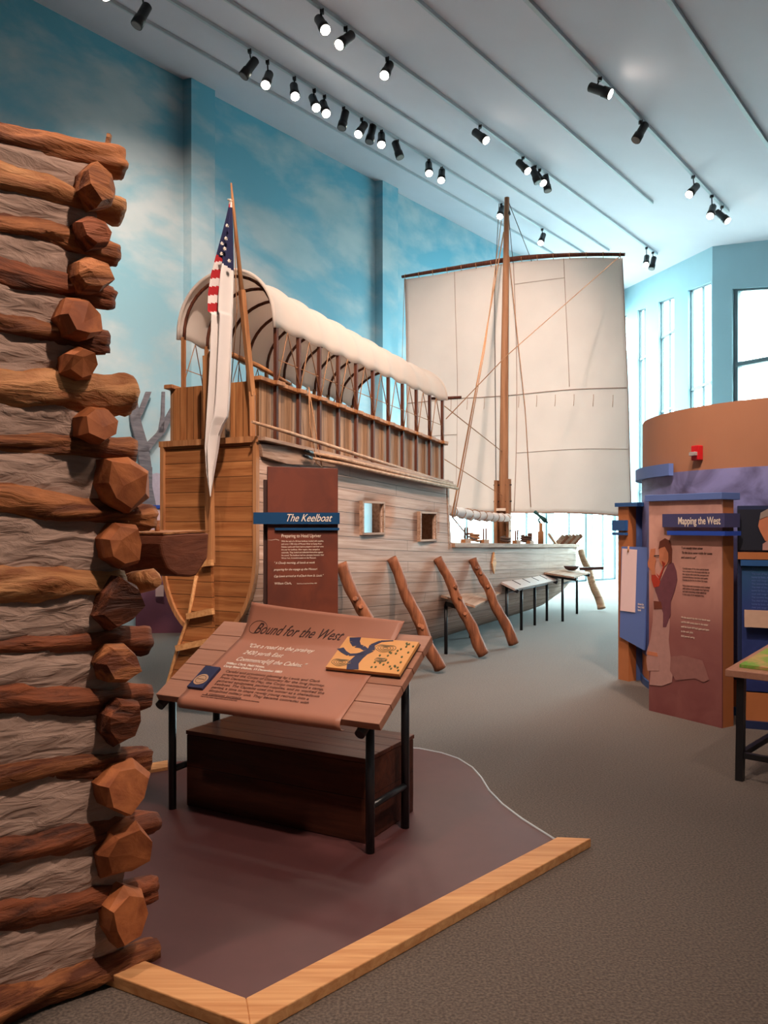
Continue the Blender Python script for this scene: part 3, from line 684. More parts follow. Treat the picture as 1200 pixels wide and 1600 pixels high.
# rudder, stock and tiller
rud = MB()
rs = -.16
def RD(u, v, off=0): return hit(u, v, W3(rs+off, 0, 0), AX)
rud.prism([RD(u, v) for u, v in ((329, 878), (309, 893), (298, 960), (270, 1050), (256, 1090), (331, 1090), (332, 960))], AX*.035); 
rudder = rud.build('rudder', M_transom, boat)
for (a_, b_) in (((293, 963), (333, 955)), ((276, 1013), (326, 1002)), ((314, 881), (332, 879))):
    mb = MB(); mb.bar(RD(*a_, -.03), RD(*b_, -.03), .05, .035, AX); mb.build('cleat', M_pine, rudder)
mb = MB(); mb.tube([RD(u, v, -.01) for u, v in ((307, 900), (295, 963), (278, 1012), (262, 1068), (256, 1090))], .016, 6); mb.build('edge_strip', M_pine, rudder)
mb = MB(); mb.bar(RD(324, 556), RD(329, 880), .06, .05, AX); mb.build('rudder_stock', M_timber, boat)
mb = MB(); mb.tube([RD(322, 640), RD(320, 590), RD(322, 566), RD(330, 552), RD(338, 546)], .022, 8); mb.build('stock_head', M_timber, boat)
mb = MB(); pz = RD(334, 546); mb.tube([pz, pz+AX*.25+Vector((0, 0, .0)), pz+AX*.5-Vector((0, 0, .06))+SB*.1, pz+AX*.8-Vector((0, 0, .18))+SB*.22], [.024, .026, .022, .018], 8); mb.build('tiller', M_timber, boat)
# flagstaff
mb = MB(); fs0 = hit(394, 618, W3(-.02, 0, 0), AX); fs1 = hit(361, 286, W3(-.2, 0, 0), AX); dd = fs0-fs1
mb.bar(fs0-Vector((0, 0, 0)), lerp(fs0, fs1, .5), .05, .04); mb.tube([lerp(fs0, fs1, .45), lerp(fs0, fs1, .9), fs1], [.022, .012, .007], 8); mb.build('flagstaff', M_timber, boat)
mb = MB(); mb.bar(fs0+Vector((.01, 0, -.42)), fs0+Vector((0, 0, .03)), .045, .045); mb.build('staff_foot', M_timber, boat)
for k in range(2):
    mb = MB(); mb.tube([lerp(fs1, fs0, .12), lerp(fs1, fs0, .6)+Vector((-.06+.04*k, .02, 0)), W3(.12+.1*k, .12, 2.8)], .004, 5); mb.build('halyard', M_rope, boat)
# mast, yard, sail
MS = 7.87
mb = MB(); mtop = W3(MS, .06, 7.2); mb.tube([W3(MS, -.02, 1.1), W3(MS, 0, 2.2), W3(MS, .02, 4.5), mtop], [.085, .08, .065, .042], 14); mb.build('mast', M_mast, boat)
for sd in (-1, 1):
    mb = MB(); mb.bar(W3(MS-.05, sd*.105, 1.1), W3(MS-.05, sd*.105, 2.38 if sd > 0 else 2.36), .05, .14, AX)
    mb.build('mast_cheek', M_mast, boat)
for z in (1.5, 2.0, 2.28): mb = MB(); mb.tube([W3(MS-.05, -.16, z), W3(MS-.05, .16, z)], .012, 6); mb.build('mast_bolt', M_black, boat)
mb = MB(); mb.box(W3(MS-.13, .0, 1.86), (.16, .04, .045), Matrix.Rotation(math.atan2(SB.y, SB.x), 3, 'Z')); mb.build('name_slip', M_cream, boat)
mb = MB(); mb.tube([W3(MS+.02, .07, 7.0), W3(MS, .10, 6.9)], .03, 8); mb.build('mast_sheave', M_black, boat)
def ytop(b): x = b/1.97; return 6.19-.02*x*x-(.18*max(0, x)**1.6 if x > 0 else .0)
SS = MS+.16
mb = MB(); mb.tube([W3(SS, b/10, ytop(b/10)) for b in range(-20, 21, 2)], [.028+.017*(1-abs(b)/20) for b in range(-20, 21, 2)], 8); mb.build('yard', M_darkpost, boat)
SW = 1.95
def sail_fn(a, b):
    x = lerp(-1, 1, a); top = ytop(x*SW)-.05; bot = 1.84-.10*x*(x > 0)-.02*math.cos(x*5)
    z = lerp(top, bot, b); wd = SW*(1+.075*b*(x > 0)*1.0 + .0*b)
    bil = .28*math.sin(math.pi*min(1, b*1.0))*(1-x*x*.6)+.03*b
    wr = .018*math.sin(x*7+b*3)+.03*noise.noise(Vector((x*2.2, b*3, 1)))+.02*noise.noise(Vector((x*6+b*4, b*2, 4)))*b
    return W3(SS+.03+bil*.6+wr, x*wd, z)
mb = MB(); mb.grid(sail_fn, 60, 60); sail = mb.build('sail', M_sail, boat, solid=.004)
def sline(pts, r=.006, off=-.012):
    mb = MB(); q = []
    for (a0, b0), (a1, b1) in zip(pts, pts[1:]):
        for k in range(13): q.append(sail_fn(lerp(a0, a1, k/12), lerp(b0, b1, k/12))+AX*off)
    mb.tube(q, r, 5); mb.build('seam', M_seam, sail)
for pts, r in (([(.25, 0), (.25, .53)], .006), ([(.25, .53), (.255, 1)], .004), ([(.53, 0), (.53, 1)], .008), ([(.755, 0), (.76, .5)], .006), ([(.005, .53), (.5, .525), (.995, .50)], .009), ([(.53, .76), (.995, .74)], .005),
               ([(.0, .68), (.25, .68)], .005), ([(.53, .085), (.755, .075)], .004), ([(0, 1), (1, 1)], .016), ([(0, 0), (0, 1)], .009), ([(1, 0), (1, 1)], .009)): sline(pts, r)
for k in range(12):
    a_ = .06+k*.08; mb = MB(); p = sail_fn(a_, .53)-AX*.02; mb.tube([p, p-Vector((0, 0, .09)), p-Vector((.01, 0, .2))], .004, 4); mb.build('reef_point', M_rope, sail)
for k in range(15): mb = MB(); p = W3(SS, lerp(-1.93, 1.93, k/14), ytop(lerp(-1.93, 1.93, k/14))); mb.tube([p+Vector((0, 0, .04)), p-AX*.045, p-Vector((0, 0, .07))], .006, 5); mb.build('yard_tie', M_rope, sail)
# rigging
def rope(pts, r=.008, m=M_rope, nm='rope'):
    mb = MB(); mb.tube(pts, r, 6); return mb.build(nm, m, boat)
a3 = W3(3.95, .62, 1.72)
rope([W3(MS-.05, .02, 6.6), lerp(W3(MS-.05, .02, 6.6), a3, .5)+Vector((0, 0, -.08)), a3], .011, nm='halyard')
rope([W3(MS-.05, -.02, 6.8), lerp(W3(MS, .02, 6.8), a3, .5)+Vector((.03, 0, -.08)), a3+Vector((.03, 0, 0))], .007, nm='halyard')
rope([W3(SS, 1.93, 5.98), W3(5.2, .9, 3.9), W3(3.75, .62, 2.9)], .006, nm='brace')
rope([W3(3.7, .62, 3.05), W3(MS-.08, .0, 2.85)], .006, nm='stay')
rope([W3(3.7, .62, 2.4), W3(MS-.08, .0, 2.1), W3(9.3, .3, 1.75)], .005, nm='stay')
rope([W3(SS, -1.95, 6.12), W3(SS-.1, -1.97, 4.0)], .004, nm='sheet')
rope([mtop, W3(SS, .45, 6.1)], .006, m=M_ropedk, nm='lift'); rope([mtop, W3(SS, .12, 6.12)], .006, m=M_ropedk, nm='lift')
rope([W3(MS-.06, -.06, 7.1), W3(MS-.12, -.12, 5.6), W3(MS-.1, -.1, 2.3)], .006, m=M_ropedk, nm='shroud')
rope([W3(3.9, .64, 1.7), W3(4.4, .66, 1.45), W3(5.1, .66, 1.33)], .01, m=M_ropedk, nm='mooring_line')
rope([W3(MS-.02, .1, 6.2), W3(MS+.1, .35, 3.6), W3(MS+.1, .45, 1.9)], .008, nm='downhaul')
# furled awning between the cabin and the mast
fa = thing('furled_awning', 'white furled canvas roll tied from the cabin to the mast', 'canvas roll', tuple(W3(4, .5, 1.79)))
mb = MB(); pa, pb = W3(4.0, .53, 1.79), W3(7.74, .12, 1.72)
mb.tube([lerp(pa, pb, k/24)+Vector((0, 0, .012*math.sin(k*2.2)-.03*math.sin(math.pi*k/24))) for k in range(25)], [.066+.005*math.sin(k*1.9) for k in range(25)], 12, wob=.3); mb.build('canvas', M_flagwhite, fa)
for k in range(9):
    mb = MB(); c_ = lerp(pa, pb, (k+.5)/9)+Vector((0, 0, -.02)); d_ = (pb-pa).normalized()
    mb.tube([c_+(Vector((0, 0, 1))*math.cos(x)+d_.cross(Vector((0, 0, 1)))*math.sin(x))*.073+d_*.05*math.sin(x) for x in [2*math.pi*j/12 for j in range(13)]], .005, 4)
    mb.build('tie', M_rope, fa)
# low bracket under the cabin's forward edge
mb = MB(); mb.bar(W3(3.85, .3, 1.3), W3(4.2, .45, 1.75), .05, .05); mb.build('knee_brace', M_timberx, boat)

# flag hanging from the staff
flag = thing('flag', 'long striped flag with navy star canton hanging limp from the stern staff', 'flag', tuple(W3(-.3, 0, 2)))
FLe = [(316, 359), (340, 355), (370, 349), (400, 342.5), (430, 336), (460, 331), (488, 330), (492, 336), (540, 334), (600, 330), (650, 326), (700, 322), (740, 323), (776, 328)]
FRi = [(316, 362), (340, 362), (400, 361), (430, 360.5), (500, 359.5), (560, 358), (610, 357.5), (640, 356), (652, 354), (664, 347), (680, 341), (700, 338.5), (740, 334), (776, 329)]
mb = MB(); nu, nv = 56, 230; vsg = []; px = []
FO = W3(-.30, 0, 0)
for j in range(nv+1):
    v = lerp(316, 776, j/nv)
    for i in range(nu+1):
        a = i/nu; u = lerp(interp(FLe, v), interp(FRi, v), a)
        p = hit(u, v, FO, AX)-AX*(.05*math.sin(a*math.pi*3.2+v*.004)*min(1, (v-310)/120)*(1 if v < 700 else (776-v)/76)); vsg.append(p); px.append((a, v))
fs = []; mi = []
for j in range(nv):
    for i in range(nu):
        q = j*(nu+1)+i; fs.append((q, q+nu+1, q+nu+2, q+1)); a, v = px[q]
        m_ = 0
        cb_ = lerp(398, 422, a)
        if v < cb_ and v > 322: m_ = 1
        elif v < 492 and a < .42:
            ph_ = (v+a*30-398)/26; m_ = 2 if (ph_ % 1) < .52 else 0
        mi.append(m_)
mb.add(vsg, fs, 0, sm=True); mb.m = mi; mb.build('cloth', [M_flagwhite, M_flagnavy, M_red], flag, solid=.003)
for (u, v) in ((352, 372), (350, 388), (357, 407), (346, 380), (354, 352), (345, 396)):
    mb = MB(); c_ = hit(u, v, FO-AX*.075, AX); r = .014
    st = [c_+SB*math.sin(k*math.pi/5)*(r if k % 2 == 0 else r*.42)+Vector((0, 0, 1))*math.cos(k*math.pi/5)*(r if k % 2 == 0 else r*.42) for k in range(10)]
    mb.prism(st, AX*.02); mb.build('star', M_inkwhite, flag)
mb = MB(); k0 = hit(360, 314, FO, AX); mb.tube([k0+Vector((-.02, 0, .01)), k0+Vector((.01, -.01, 0)), k0+Vector((-.01, .01, -.02)), fs1*0.1+k0*.9], .009, 6); mb.build('knot', M_cream, flag)

# setting poles hung along the near side
for k, (sa, sb_, za, zb, b_) in enumerate(((-.2, 3.75, 2.42, 2.10, .62), (.65, 3.80, 2.24, 2.075, .655), (.62, 3.85, 2.19, 2.045, .665), (.7, 3.80, 2.255, 2.10, .615))):
    mb = MB(); mb.tube([W3(sa, b_-.05, za), W3(sa+.5, b_-.02, lerp(za, zb, .13)), W3((sa+sb_)/2, b_, lerp(za, zb, .5)), W3(sb_, b_+.07, zb)], [.012, .018, .02, .018], 8)
    o = mb.build('setting_pole', M_pole)
    tag(o, ['long setting pole whose tip sticks out furthest towards the stern', 'second setting pole from the top slung on the side of the keelboat', 'lowest setting pole of the bundle slung on the side of the keelboat', 'inner setting pole lying against the cabin boards behind the others'][k], 'pole', 'setting poles slung along the hull')
    if k in (1, 2):
        t = MB(); t.tube([W3(sa, b_-.05, za), W3(sa-.12, b_-.05, za+.012)], [.02, .012], 8); t.build('pole_tip', M_black, o)
# deck fittings
def deckp(u, b=None, z=None):
    b = .74 if b is None else b; s = s_of(u, b); return s, b, ztop(s)+.05
for k, u in enumerate((728, 757, 807, 828)):
    s, b_, z = deckp(u, smooth(BT, s_of(u, .72))); t = thing('thole_pins', ['wooden thole pins on the keelboat rail nearest the cabin', 'thole pins on the keelboat rail just left of the mast foot', 'thole pins on the keelboat rail right of the mast', 'single stubby post on the keelboat rail left of the small gun'][k], 'oar pins', tuple(W3(s, b_, z)), group='oar pins on the bow rail')
    mb = MB(); mb.box(W3(s, b_, z+.02), (.22, .07, .06), Matrix.Rotation(math.atan2(AX.y, AX.x), 3, 'Z')); mb.build('block', M_timber, t, bevel=.008)
    if k < 3:
        for d_ in (-.04, .06): mb = MB(); mb.tube([W3(s+d_, b_, z+.03), W3(s+d_, b_, z+.2)], .013, 8); mb.build('pin', M_darkpost, t)
    else: mb = MB(); mb.tube([W3(s, b_, z+.03), W3(s, b_, z+.17)], .035, 10); mb.build('pin', M_darkpost, t)
def coil(u, b, nm, lab, m, R_=.09, n=3):
    s = s_of(u, b); z = ztop(s)+.07; mb = MB()
    mb.tube([W3(s+math.cos(a)*R_, b+math.sin(a)*R_*.7, z+a*.006) for a in [k*.5 for k in range(int(n*12.6))]], .016, 6)
    return tag(mb.build(nm, m), lab, 'rope')
coil(741, .62, 'rope_coil', 'brown rope coil lying on the bow deck rail near the cabin', M_rope)
coil(822, .70, 'rope_coil', 'dark rope coil on the bow rail between thole pins and gun post', M_ropedk, .11)
coil(790, .74, 'rope_coil', 'dark rope coil on the rail beside the foot of the mast', M_ropedk, .09, 2)
s, b_, z = deckp(845, .76); gun = thing('swivel_gun', 'small verdigris swivel gun tilted on a wooden post at the bow', 'cannon', tuple(W3(s, b_, z)))
gc = W3(s, b_, z+.44)
mb = MB(); mb.tube([W3(s, b_, z-.02), W3(s, b_, z+.2), W3(s, b_, z+.21), W3(s, b_, z+.34)], [.05, .05, .03, .03], 8); mb.build('post', M_timber, gun)
gd = Vector((.72, -.1, -.62)).normalized()
mb = MB(); mb.tube([gc-gd*.14, gc-gd*.125, gc-gd*.05, gc+gd*.05, gc+gd*.10, gc+gd*.12, gc+gd*.15], [.018, .032, .022, .034, .038, .016, .01], 12); mb.build('barrel', M_bronze, gun)
mb = MB(); mb.tube([W3(s, b_, z+.32), gc-Vector((.04, 0, .05)), gc+Vector((0, 0, .0))], .018, 6); mb.build('yoke', M_bronze, gun)
sk = s_of(890, .7)
for k in range(6):
    mb = MB(); c_ = W3(8.75+k*.27, .66, 1.23); e_ = c_+SB*.13+AX*.12+UPZ*.17
    mb.bar(c_, e_, .06, .07); o = mb.build('oar', M_prop if k % 2 else M_timberx)
    tag(o, ['oar nearest the mast', 'second oar from the mast', 'third oar from the mast', 'third oar from the bow', 'second oar from the bow', 'oar nearest the bow'][k]+' in the slanted row stacked on the keelboat', 'oar', 'oars stacked at the bow')
mb = MB(); mb.tube([W3(8.7, .72, 1.22), W3(8.05, .74, 1.44)], .022, 7); tag(mb.build('brace_log', M_pole), 'short slanted brace pole between gun post and stacked oars', 'pole')

# log props leaning on the hull
def prop(foot, top, label, r=.066, u_=None, m=M_prop):
    t = thing('prop_log', label, 'prop log', (foot.x, foot.y, 0), group='logs propping the hull')
    d = top-foot; mb = MB(); n = 30
    mb.tube([foot+d*(k/n)+Vector((.012*math.sin(k*.45+foot.x*3), 0, 0)) for k in range(n+1)], [r*(1.08-.25*k/n+.03*math.sin(k*1.3+foot.y)) for k in range(n+1)], 12, wob=.14); 
    mb.build('trunk', m, t)
    for k in range(3):
        q = foot+d*random.uniform(.35, .9); mb = MB(); s_ = Vector((random.uniform(-.3, .6), -1, .2)).normalized()
        mb.tube([q+s_*.045, q+s_*(.085)], [.03, .02], 7); mb.build('knot', m, t)
    return t
def ptop(u, v, b_off=.04):
    b = .6
    for _ in range(6): s = s_of(u, b); b = smooth(BT, s)+.06
    p = W3(s, b, 0); return Vector((p.x, p.y, EYE-(v-HV)*p.y/F))
def pfoot(u, v):
    p = G(u, v); return Vector((p.x, p.y, .05))
prop(pfoot(622, 1082), ptop(531, 880), 'rough log prop leaning on the hull just right of the brown title panel')
prop(pfoot(686, 1052), ptop(611, 872), 'rough log prop leaning on the hull below the first hull window')
prop(pfoot(756, 1029), ptop(685, 872), 'rough log prop leaning on the hull below the second hull window')
prop(pfoot(804, 1012), ptop(739, 873), 'rough log prop leaning on the hull left of the pale diamond')
prop(Vector((4.03, 15.05, .05)), W3(10.0, .83, 1.12), 'pale log prop leaning on the bow of the keelboat', .07, m=M_pole)

# ------------------------------------------------------------------ keelboat title panel
KP = Vector((-.845, 5.9, 0)); KD = Vector((.507, .15, 0)).normalized(); KN = Vector((KD.y, -KD.x, 0))
kp = thing('title_panel', 'tall rust brown panel titled The Keelboat standing before the hull', 'sign', tuple(KP), math.atan2(KD.y, KD.x))
def K3(x, z, o=0): return KP+KD*x+KN*o+Vector((0, 0, z))
mb = MB(); mb.prism([K3(0, 0), K3(.525, 0), K3(.525, 2.02), K3(0, 2.025)], -KN*.03); mb.build('board', M_rust, kp, bevel=.003)
mb = MB(); mb.prism([K3(-.02, 0, -.05), K3(.5, 0, -.05), K3(.5, 1.93, -.05), K3(-.02, 1.93, -.05)], -KN*.03); mb.build('backboard', M_rustdk, kp)
mb = MB(); mb.prism([K3(-.105, 1.605, .03), K3(.53, 1.605, .03), K3(.53, 1.69, .03), K3(-.105, 1.69, .03)], -KN*.03); tb = mb.build('title_bar', M_bluetitle, kp)
mb = MB(); mb.prism([K3(.05, 1.56, .02), K3(.53, 1.56, .02), K3(.53, 1.578, .02), K3(.05, 1.578, .02)], -KN*.02); mb.build('blue_strip', M_bluetitle, kp)
lettering('The Keelboat', .078, tb, K3(.12, 1.625, .031), KD, UPZ, M_cream, shear=.45, sx=.80)
lettering('Preparing to Head Upriver', .034, kp, K3(.10, 1.508, .001), KD, UPZ, M_cream, sx=.80)
lettering('With the task of a 55-foot keelboat, loaded with supplies,\nand some 1,700 miles of Missouri River to Camp River\nDubois, Lewis and Clark had to prepare it and their crew\nthis year for keelboat. After repairs, they camped at\nwaterside. They loaded and defended themselves against\nthe sound. The keelboat had two plumpers between their\nWinter fort. A transformation on the Missouri.', .0165, kp, K3(.10, 1.475, .001), KD, UPZ, M_cream, lead=1.25, sx=.82)
lettering('" A Cloudy morning, all hands at work\npreparing for the voyage up the Missouri\nCap Lewis arrived at 4 oClock from St. Louis."', .0225, kp, K3(.045, 1.315, .001), KD, UPZ, M_cream, shear=.35, lead=2.15, sx=.86)
lettering('William Clark,', .024, kp, K3(.05, 1.165, .001), KD, UPZ, M_cream, sx=.9)
lettering('Field Notes, Camp River Dubois, 1804', .0105, kp, K3(.215, 1.165, .001), KD, UPZ, M_cream, sx=.9)
mb = MB(); mb.tube([K3(.0, 1.49, .001), K3(.03, 1.488, .001), K3(.06, 1.494, .001), K3(.085, 1.487, .001)], .0012, 4); mb.build('flourish', M_cream, kp)

# ------------------------------------------------------------------ big reading rail with scroll
RO = Vector((-1.24, 4.41, 0)); RX = Vector((.877, -.48, 0)).normalized(); RY = Vector((-RX.y, RX.x, 0)); TH = math.atan2(.34, .572)
rail = thing('reading_rail', 'slanted wooden board reading table with rolled copper coloured scroll, nearest the camera', 'reading table', tuple(RO), math.atan2(RX.y, RX.x))
BY = RY*math.cos(TH)+UPZ*math.sin(TH); BN = UPZ*math.cos(TH)-RY*math.sin(TH); R0 = RO+UPZ*.68
def T3(a, b, h=0): return R0+RX*a+BY*b+BN*h
def tab(u, v, h=0):
    p = hit(u, v, T3(0, 0, h), BN)-R0; return p.dot(RX), p.dot(BY)
RW, RDp = 1.386, .665
for k in range(5):
    mb = MB(); c0 = k*RDp/5+.002; c1 = (k+1)*RDp/5-.002
    mb.prism([T3(0, c0, -.042), T3(RW, c0, -.042), T3(RW, c1, -.042), T3(0, c1, -.042)], BN*.042); mb.build('tabletop_board', M_board, rail, bevel=.003)
for x in (-.02, 1.246):
    for y, zt_ in ((.13, .68+.13*.594-.06), (.50, .68+.5*.594-.06)):
        mb = MB(); mb.tube([RO+RX*(x+.02)+RY*y, RO+RX*(x+.02)+RY*y+UPZ*zt_], .022, 12); mb.build('leg', M_black, rail)
    mb = MB(); mb.tube([T3(x+.02, -.01, -.075), T3(x+.02, .62, -.075)], .026, 12); mb.build('side_tube', M_black, rail)
    mb = MB(); mb.tube([RO+RX*(x+.02)+RY*.13+UPZ*.24, RO+RX*(x+.02)+RY*.5+UPZ*.24], .018, 10); mb.build('stretcher', M_black, rail)
mb = MB(); mb.tube([RO+RX*.0+RY*.5+UPZ*.8, RO+RX*1.26+RY*.5+UPZ*.8], .018, 10); mb.build('stretcher', M_black, rail)
# scroll sheet
sl0 = tab(283, 1088); sl1 = tab(533, 1126); bl = tab(384, 988); br = tab(606, 1018)
xl0, xr0, xl1, xr1 = sl0[0], sl1[0], bl[0], br[0]
print('SCROLL', sl0, sl1, bl, br, tab(506, 1040), tab(618, 1055), tab(658, 1005), tab(548, 993), tab(300, 1043), tab(291, 1073))
def scroll_fn(a, q):
    # q 0..1: roll under the front lip, flat, curl up at the back
    if q < .2:
        w = q/.2; ang = lerp(-math.pi*.95, 0, w); r = .032
        b = -.0-math.sin(-ang)*r; h = .005-r+math.cos(ang)*r; f = 0
    elif q < .78:
        f = (q-.2)/.58; b = f*.50; h = .005
    else:
        e = (q-.78)/.22; f = 1; lift = lerp(.155, .06, a**.8)
        b = .50+e*lerp(.16, .19, a); h = .005+lift*e**1.6
    xl = lerp(xl0, xl1, f); xr = lerp(xr0, xr1, f)
    if q > .78: e = (q-.78)/.22; xl += .05*e; xr += .035*e
    return T3(lerp(xl, xr, a), b, h)
mb = MB(); mb.grid(scroll_fn, 30, 60); scr = mb.build('scroll', M_copper, rail, solid=.003, label='copper brown scroll sheet printed with text, curled at both ends')
def ST(a, b): return T3(a, b, .0075)
# flowing title: slanted capitals with swashes
def on_scroll(x, y): return scroll_fn(x/(xr1-xl1), .78+.22*y/.17)
tt = lettering('Bound for the West', .075, scr, (0, 0, 0), (1, 0, 0), (0, 1, 0), M_inkdark, name='title', shear=.5, sx=1.0, spacing=1.02)
rm_ = root_matrix(rail)
for v_ in tt.data.vertices:
    c_ = rm_ @ v_.co; v_.co = rm_.inverted() @ (on_scroll(c_.x*.92+.07, c_.y+.045-.00*c_.x)+BN*(.003+c_.z))
mb = MB(); mb.tube([on_scroll(.10+.05*math.cos(t)-.006*t, .075+.03*math.sin(t))+BN*.003 for t in [k*.25 for k in range(24)]], .0016, 4); mb.build('title_swash', M_inkdark, scr)
lettering('"Cut a road to the prairey\n 2420 yards East\nCommence[d] the Cabins."', .046, scr, ST(xl1+.10, .44), RX, BY, M_inkwhite, name='quotation', shear=.4, lead=1.3, sx=.9)
lettering('William Clark, Field Notes,\nCamp River Dubois, 13 December 1803', .024, scr, ST(xl1+.06, .285), RX, BY, M_inkwhite, name='credit', lead=1.05, bold=.0004)
lettering('Careful and provisions planning by Lewis and Clark\nprepared the Corps of Discovery for the long journey.\nFrom December to May, the Corps maintained a camp,\ngathered equipment, packed supplies, and so worked the\nkeelboat. The Captains used the winter as a shakedown\nperiod, a time to shape rowdy young recruits into a\ndisciplined military unit. They became comrades with\na common purpose.', .0255, scr, ST(xl0+.15, .222), RX, BY, M_inksoft, name='paragraph', lead=1.03, sx=1.16, shear=.1)
lettering('Printed extracts from the journals of the expedition, and from the field notes\nkept in the winter camp at the mouth of the river.', .012, scr, ST(xl0+.13, .032), RX, BY, M_inksoft, name='footnote', sx=1.0)
# tactile map board lying on the scroll, and the small compass block
mq = [tab(506, 1040, .03), tab(618, 1055, .03), tab(658, 1005, .03), tab(548, 993, .03)]
mc = (sum(q[0] for q in mq)/4, sum(q[1] for q in mq)/4)
ma0 = (mq[0][0]+mq[3][0])/2; ma1 = (mq[1][0]+mq[2][0])/2; mb0 = (mq[0][1]+mq[1][1])/2; mb1 = (mq[2][1]+mq[3][1])/2
tm = thing('tactile_map_board', 'ochre tactile map board with a blue river lying on the scroll', 'map', tuple(T3(ma0, mb0, .007)))
def MQ(x, y, h=0): return T3(lerp(ma0, ma1, x), lerp(mb0, mb1, y), .0085+h)
mb = MB(); mb.prism([MQ(0, 0), MQ(1, 0), MQ(1, 1), MQ(0, 1)], BN*.022); mb.build('board', M_mapwood, tm, bevel=.002)
mb = MB(); mb.prism([MQ(-.005, -.01, -.001), MQ(1.005, -.01, -.001), MQ(1.005, 1.01, -.001), MQ(-.005, 1.01, -.001)], BN*.006); mb.build('dark_edge', M_rustdk, tm)
def ribbon(pts, wd, m, nm, h=.022):
    mb = MB(); P_ = [Vector((p[0], p[1])) for p in pts]; n = len(P_)
    for i in range(n-1):
        d = (P_[i+1]-P_[i]).normalized(); nn = Vector((-d.y, d.x)); w0 = wd[i]/2; w1 = wd[i+1]/2
        q = [P_[i]+nn*w0, P_[i]-nn*w0, P_[i+1]-nn*w1, P_[i+1]+nn*w1]
        mb.prism([MQ(x.x, x.y, h) for x in q], BN*.0015)
    return mb.build(nm, m, tm)
ribbon([(.38, .0), (.33, .18), (.35, .36), (.38, .5), (.45, .62), (.42, .78), (.5, .92), (.66, .97)], [.16, .15, .13, .12, .10, .07, .05, .03], M_navy, 'river')
ribbon([(.38, .5), (.3, .45), (.2, .42), (.1, .5), (.02, .6)], [.1, .07, .07, .08, .1], M_navy, 'river')
ribbon([(.38, .62), (.3, .7), (.22, .72), (.15, .85), (.12, .98)], [.08, .09, .12, .14, .16], M_navy, 'river')
gm_ = flat('map_green_marks', srgb(76, 84, 44), .6)
mb = MB(); random.seed(5)
for _ in range(34):
    x = random.uniform(.6, .97); y = random.uniform(.08, .95)
    if y > .62 and x < .75: continue
    mb.prism([MQ(x+.014*math.cos(a), y+.03*math.sin(a), .022) for a in [k*math.pi/3 for k in range(6)]], BN*.002)
mb.build('tree_marks', gm_, tm)
gl = flat('map_grey_hatching', srgb(128, 116, 92), .6)
for (cx, cy, rx, ry) in ((.62, .72, .14, .11), (.66, .36, .08, .06), (.16, .18, .13, .1)):
    mb = MB()
    for r_ in (1, .75, .5, .25):
        mb.tube([MQ(cx+rx*r_*math.cos(t), cy+ry*r_*math.sin(t)*(1+.2*math.sin(3*t)), .0225) for t in [k*math.pi/12 for k in range(25)]], .0018, 4)
    mb.build('hill_rings', gl, tm)
ca0, cb0 = tab(292, 1073, .02); ca1, cb1 = tab(327, 1041, .02); ca0, ca1 = min(ca0, ca1)+.0, max(ca0, ca1)
cp = thing('compass_block', 'small dark flat case with a round compass dial on the left boards', 'compass', tuple(T3(ca0, cb0, 0)))
ca_, cb_ = tab(292, 1073, .02); cw = .105; ch = cb1-cb_
mb = MB(); mb.prism([T3(ca_, cb_, .001), T3(ca_+cw, cb_, .001), T3(ca_+cw, cb_+ch, .001), T3(ca_, cb_+ch, .001)], BN*.022); mb.build('case', M_navy, cp, bevel=.002)
cc = T3(ca_+cw/2, cb_+ch*.36, .023); mb = MB(); mb.prism([cc+RX*.042*math.cos(t)+BY*.042*math.sin(t) for t in [k*math.pi/12 for k in range(24)]], BN*.003); mb.build('dial', flat('dial_tan', srgb(190, 150, 120), .4), cp)
mb = MB(); mb.tube([cc+BN*.003+RX*.030*math.cos(t)+BY*.030*math.sin(t) for t in [k*math.pi/12 for k in range(25)]], .0015, 4); mb.bar(cc-RX*.024+BN*.004, cc+RX*.024+BN*.004, .003, .001, BN); mb.build('dial_ring', M_rustdk, cp)
# crate beneath
crate = thing('crate', 'dark stained wooden crate on the maroon platform beneath the reading table', 'crate', tuple(RO+RX*.63+RY*.5+UPZ*.02), math.atan2(RX.y, RX.x))
def R3(x, y, z): return RO+RX*x+RY*y+UPZ*z
mb = MB(); mb.prism([R3(.03, .21, .02), R3(1.195, .21, .02), R3(1.195, .74, .02), R3(.03, .74, .02)], UPZ*.40); mb.build('body', M_crate, crate, bevel=.006)
for k in range(4):
    mb = MB(); y0 = .207+k*.135; mb.prism([R3(.027, y0, .421), R3(1.198, y0, .421), R3(1.198, y0+.133, .421), R3(.027, y0+.133, .421)], UPZ*.022); mb.build('lid_board', wood('crate_lid_%d' % k, srgb(112, 62, 46), srgb(76, 38, 28), grain=(1.6, 16, 16), var=.4, rough=.35), crate, bevel=.003)

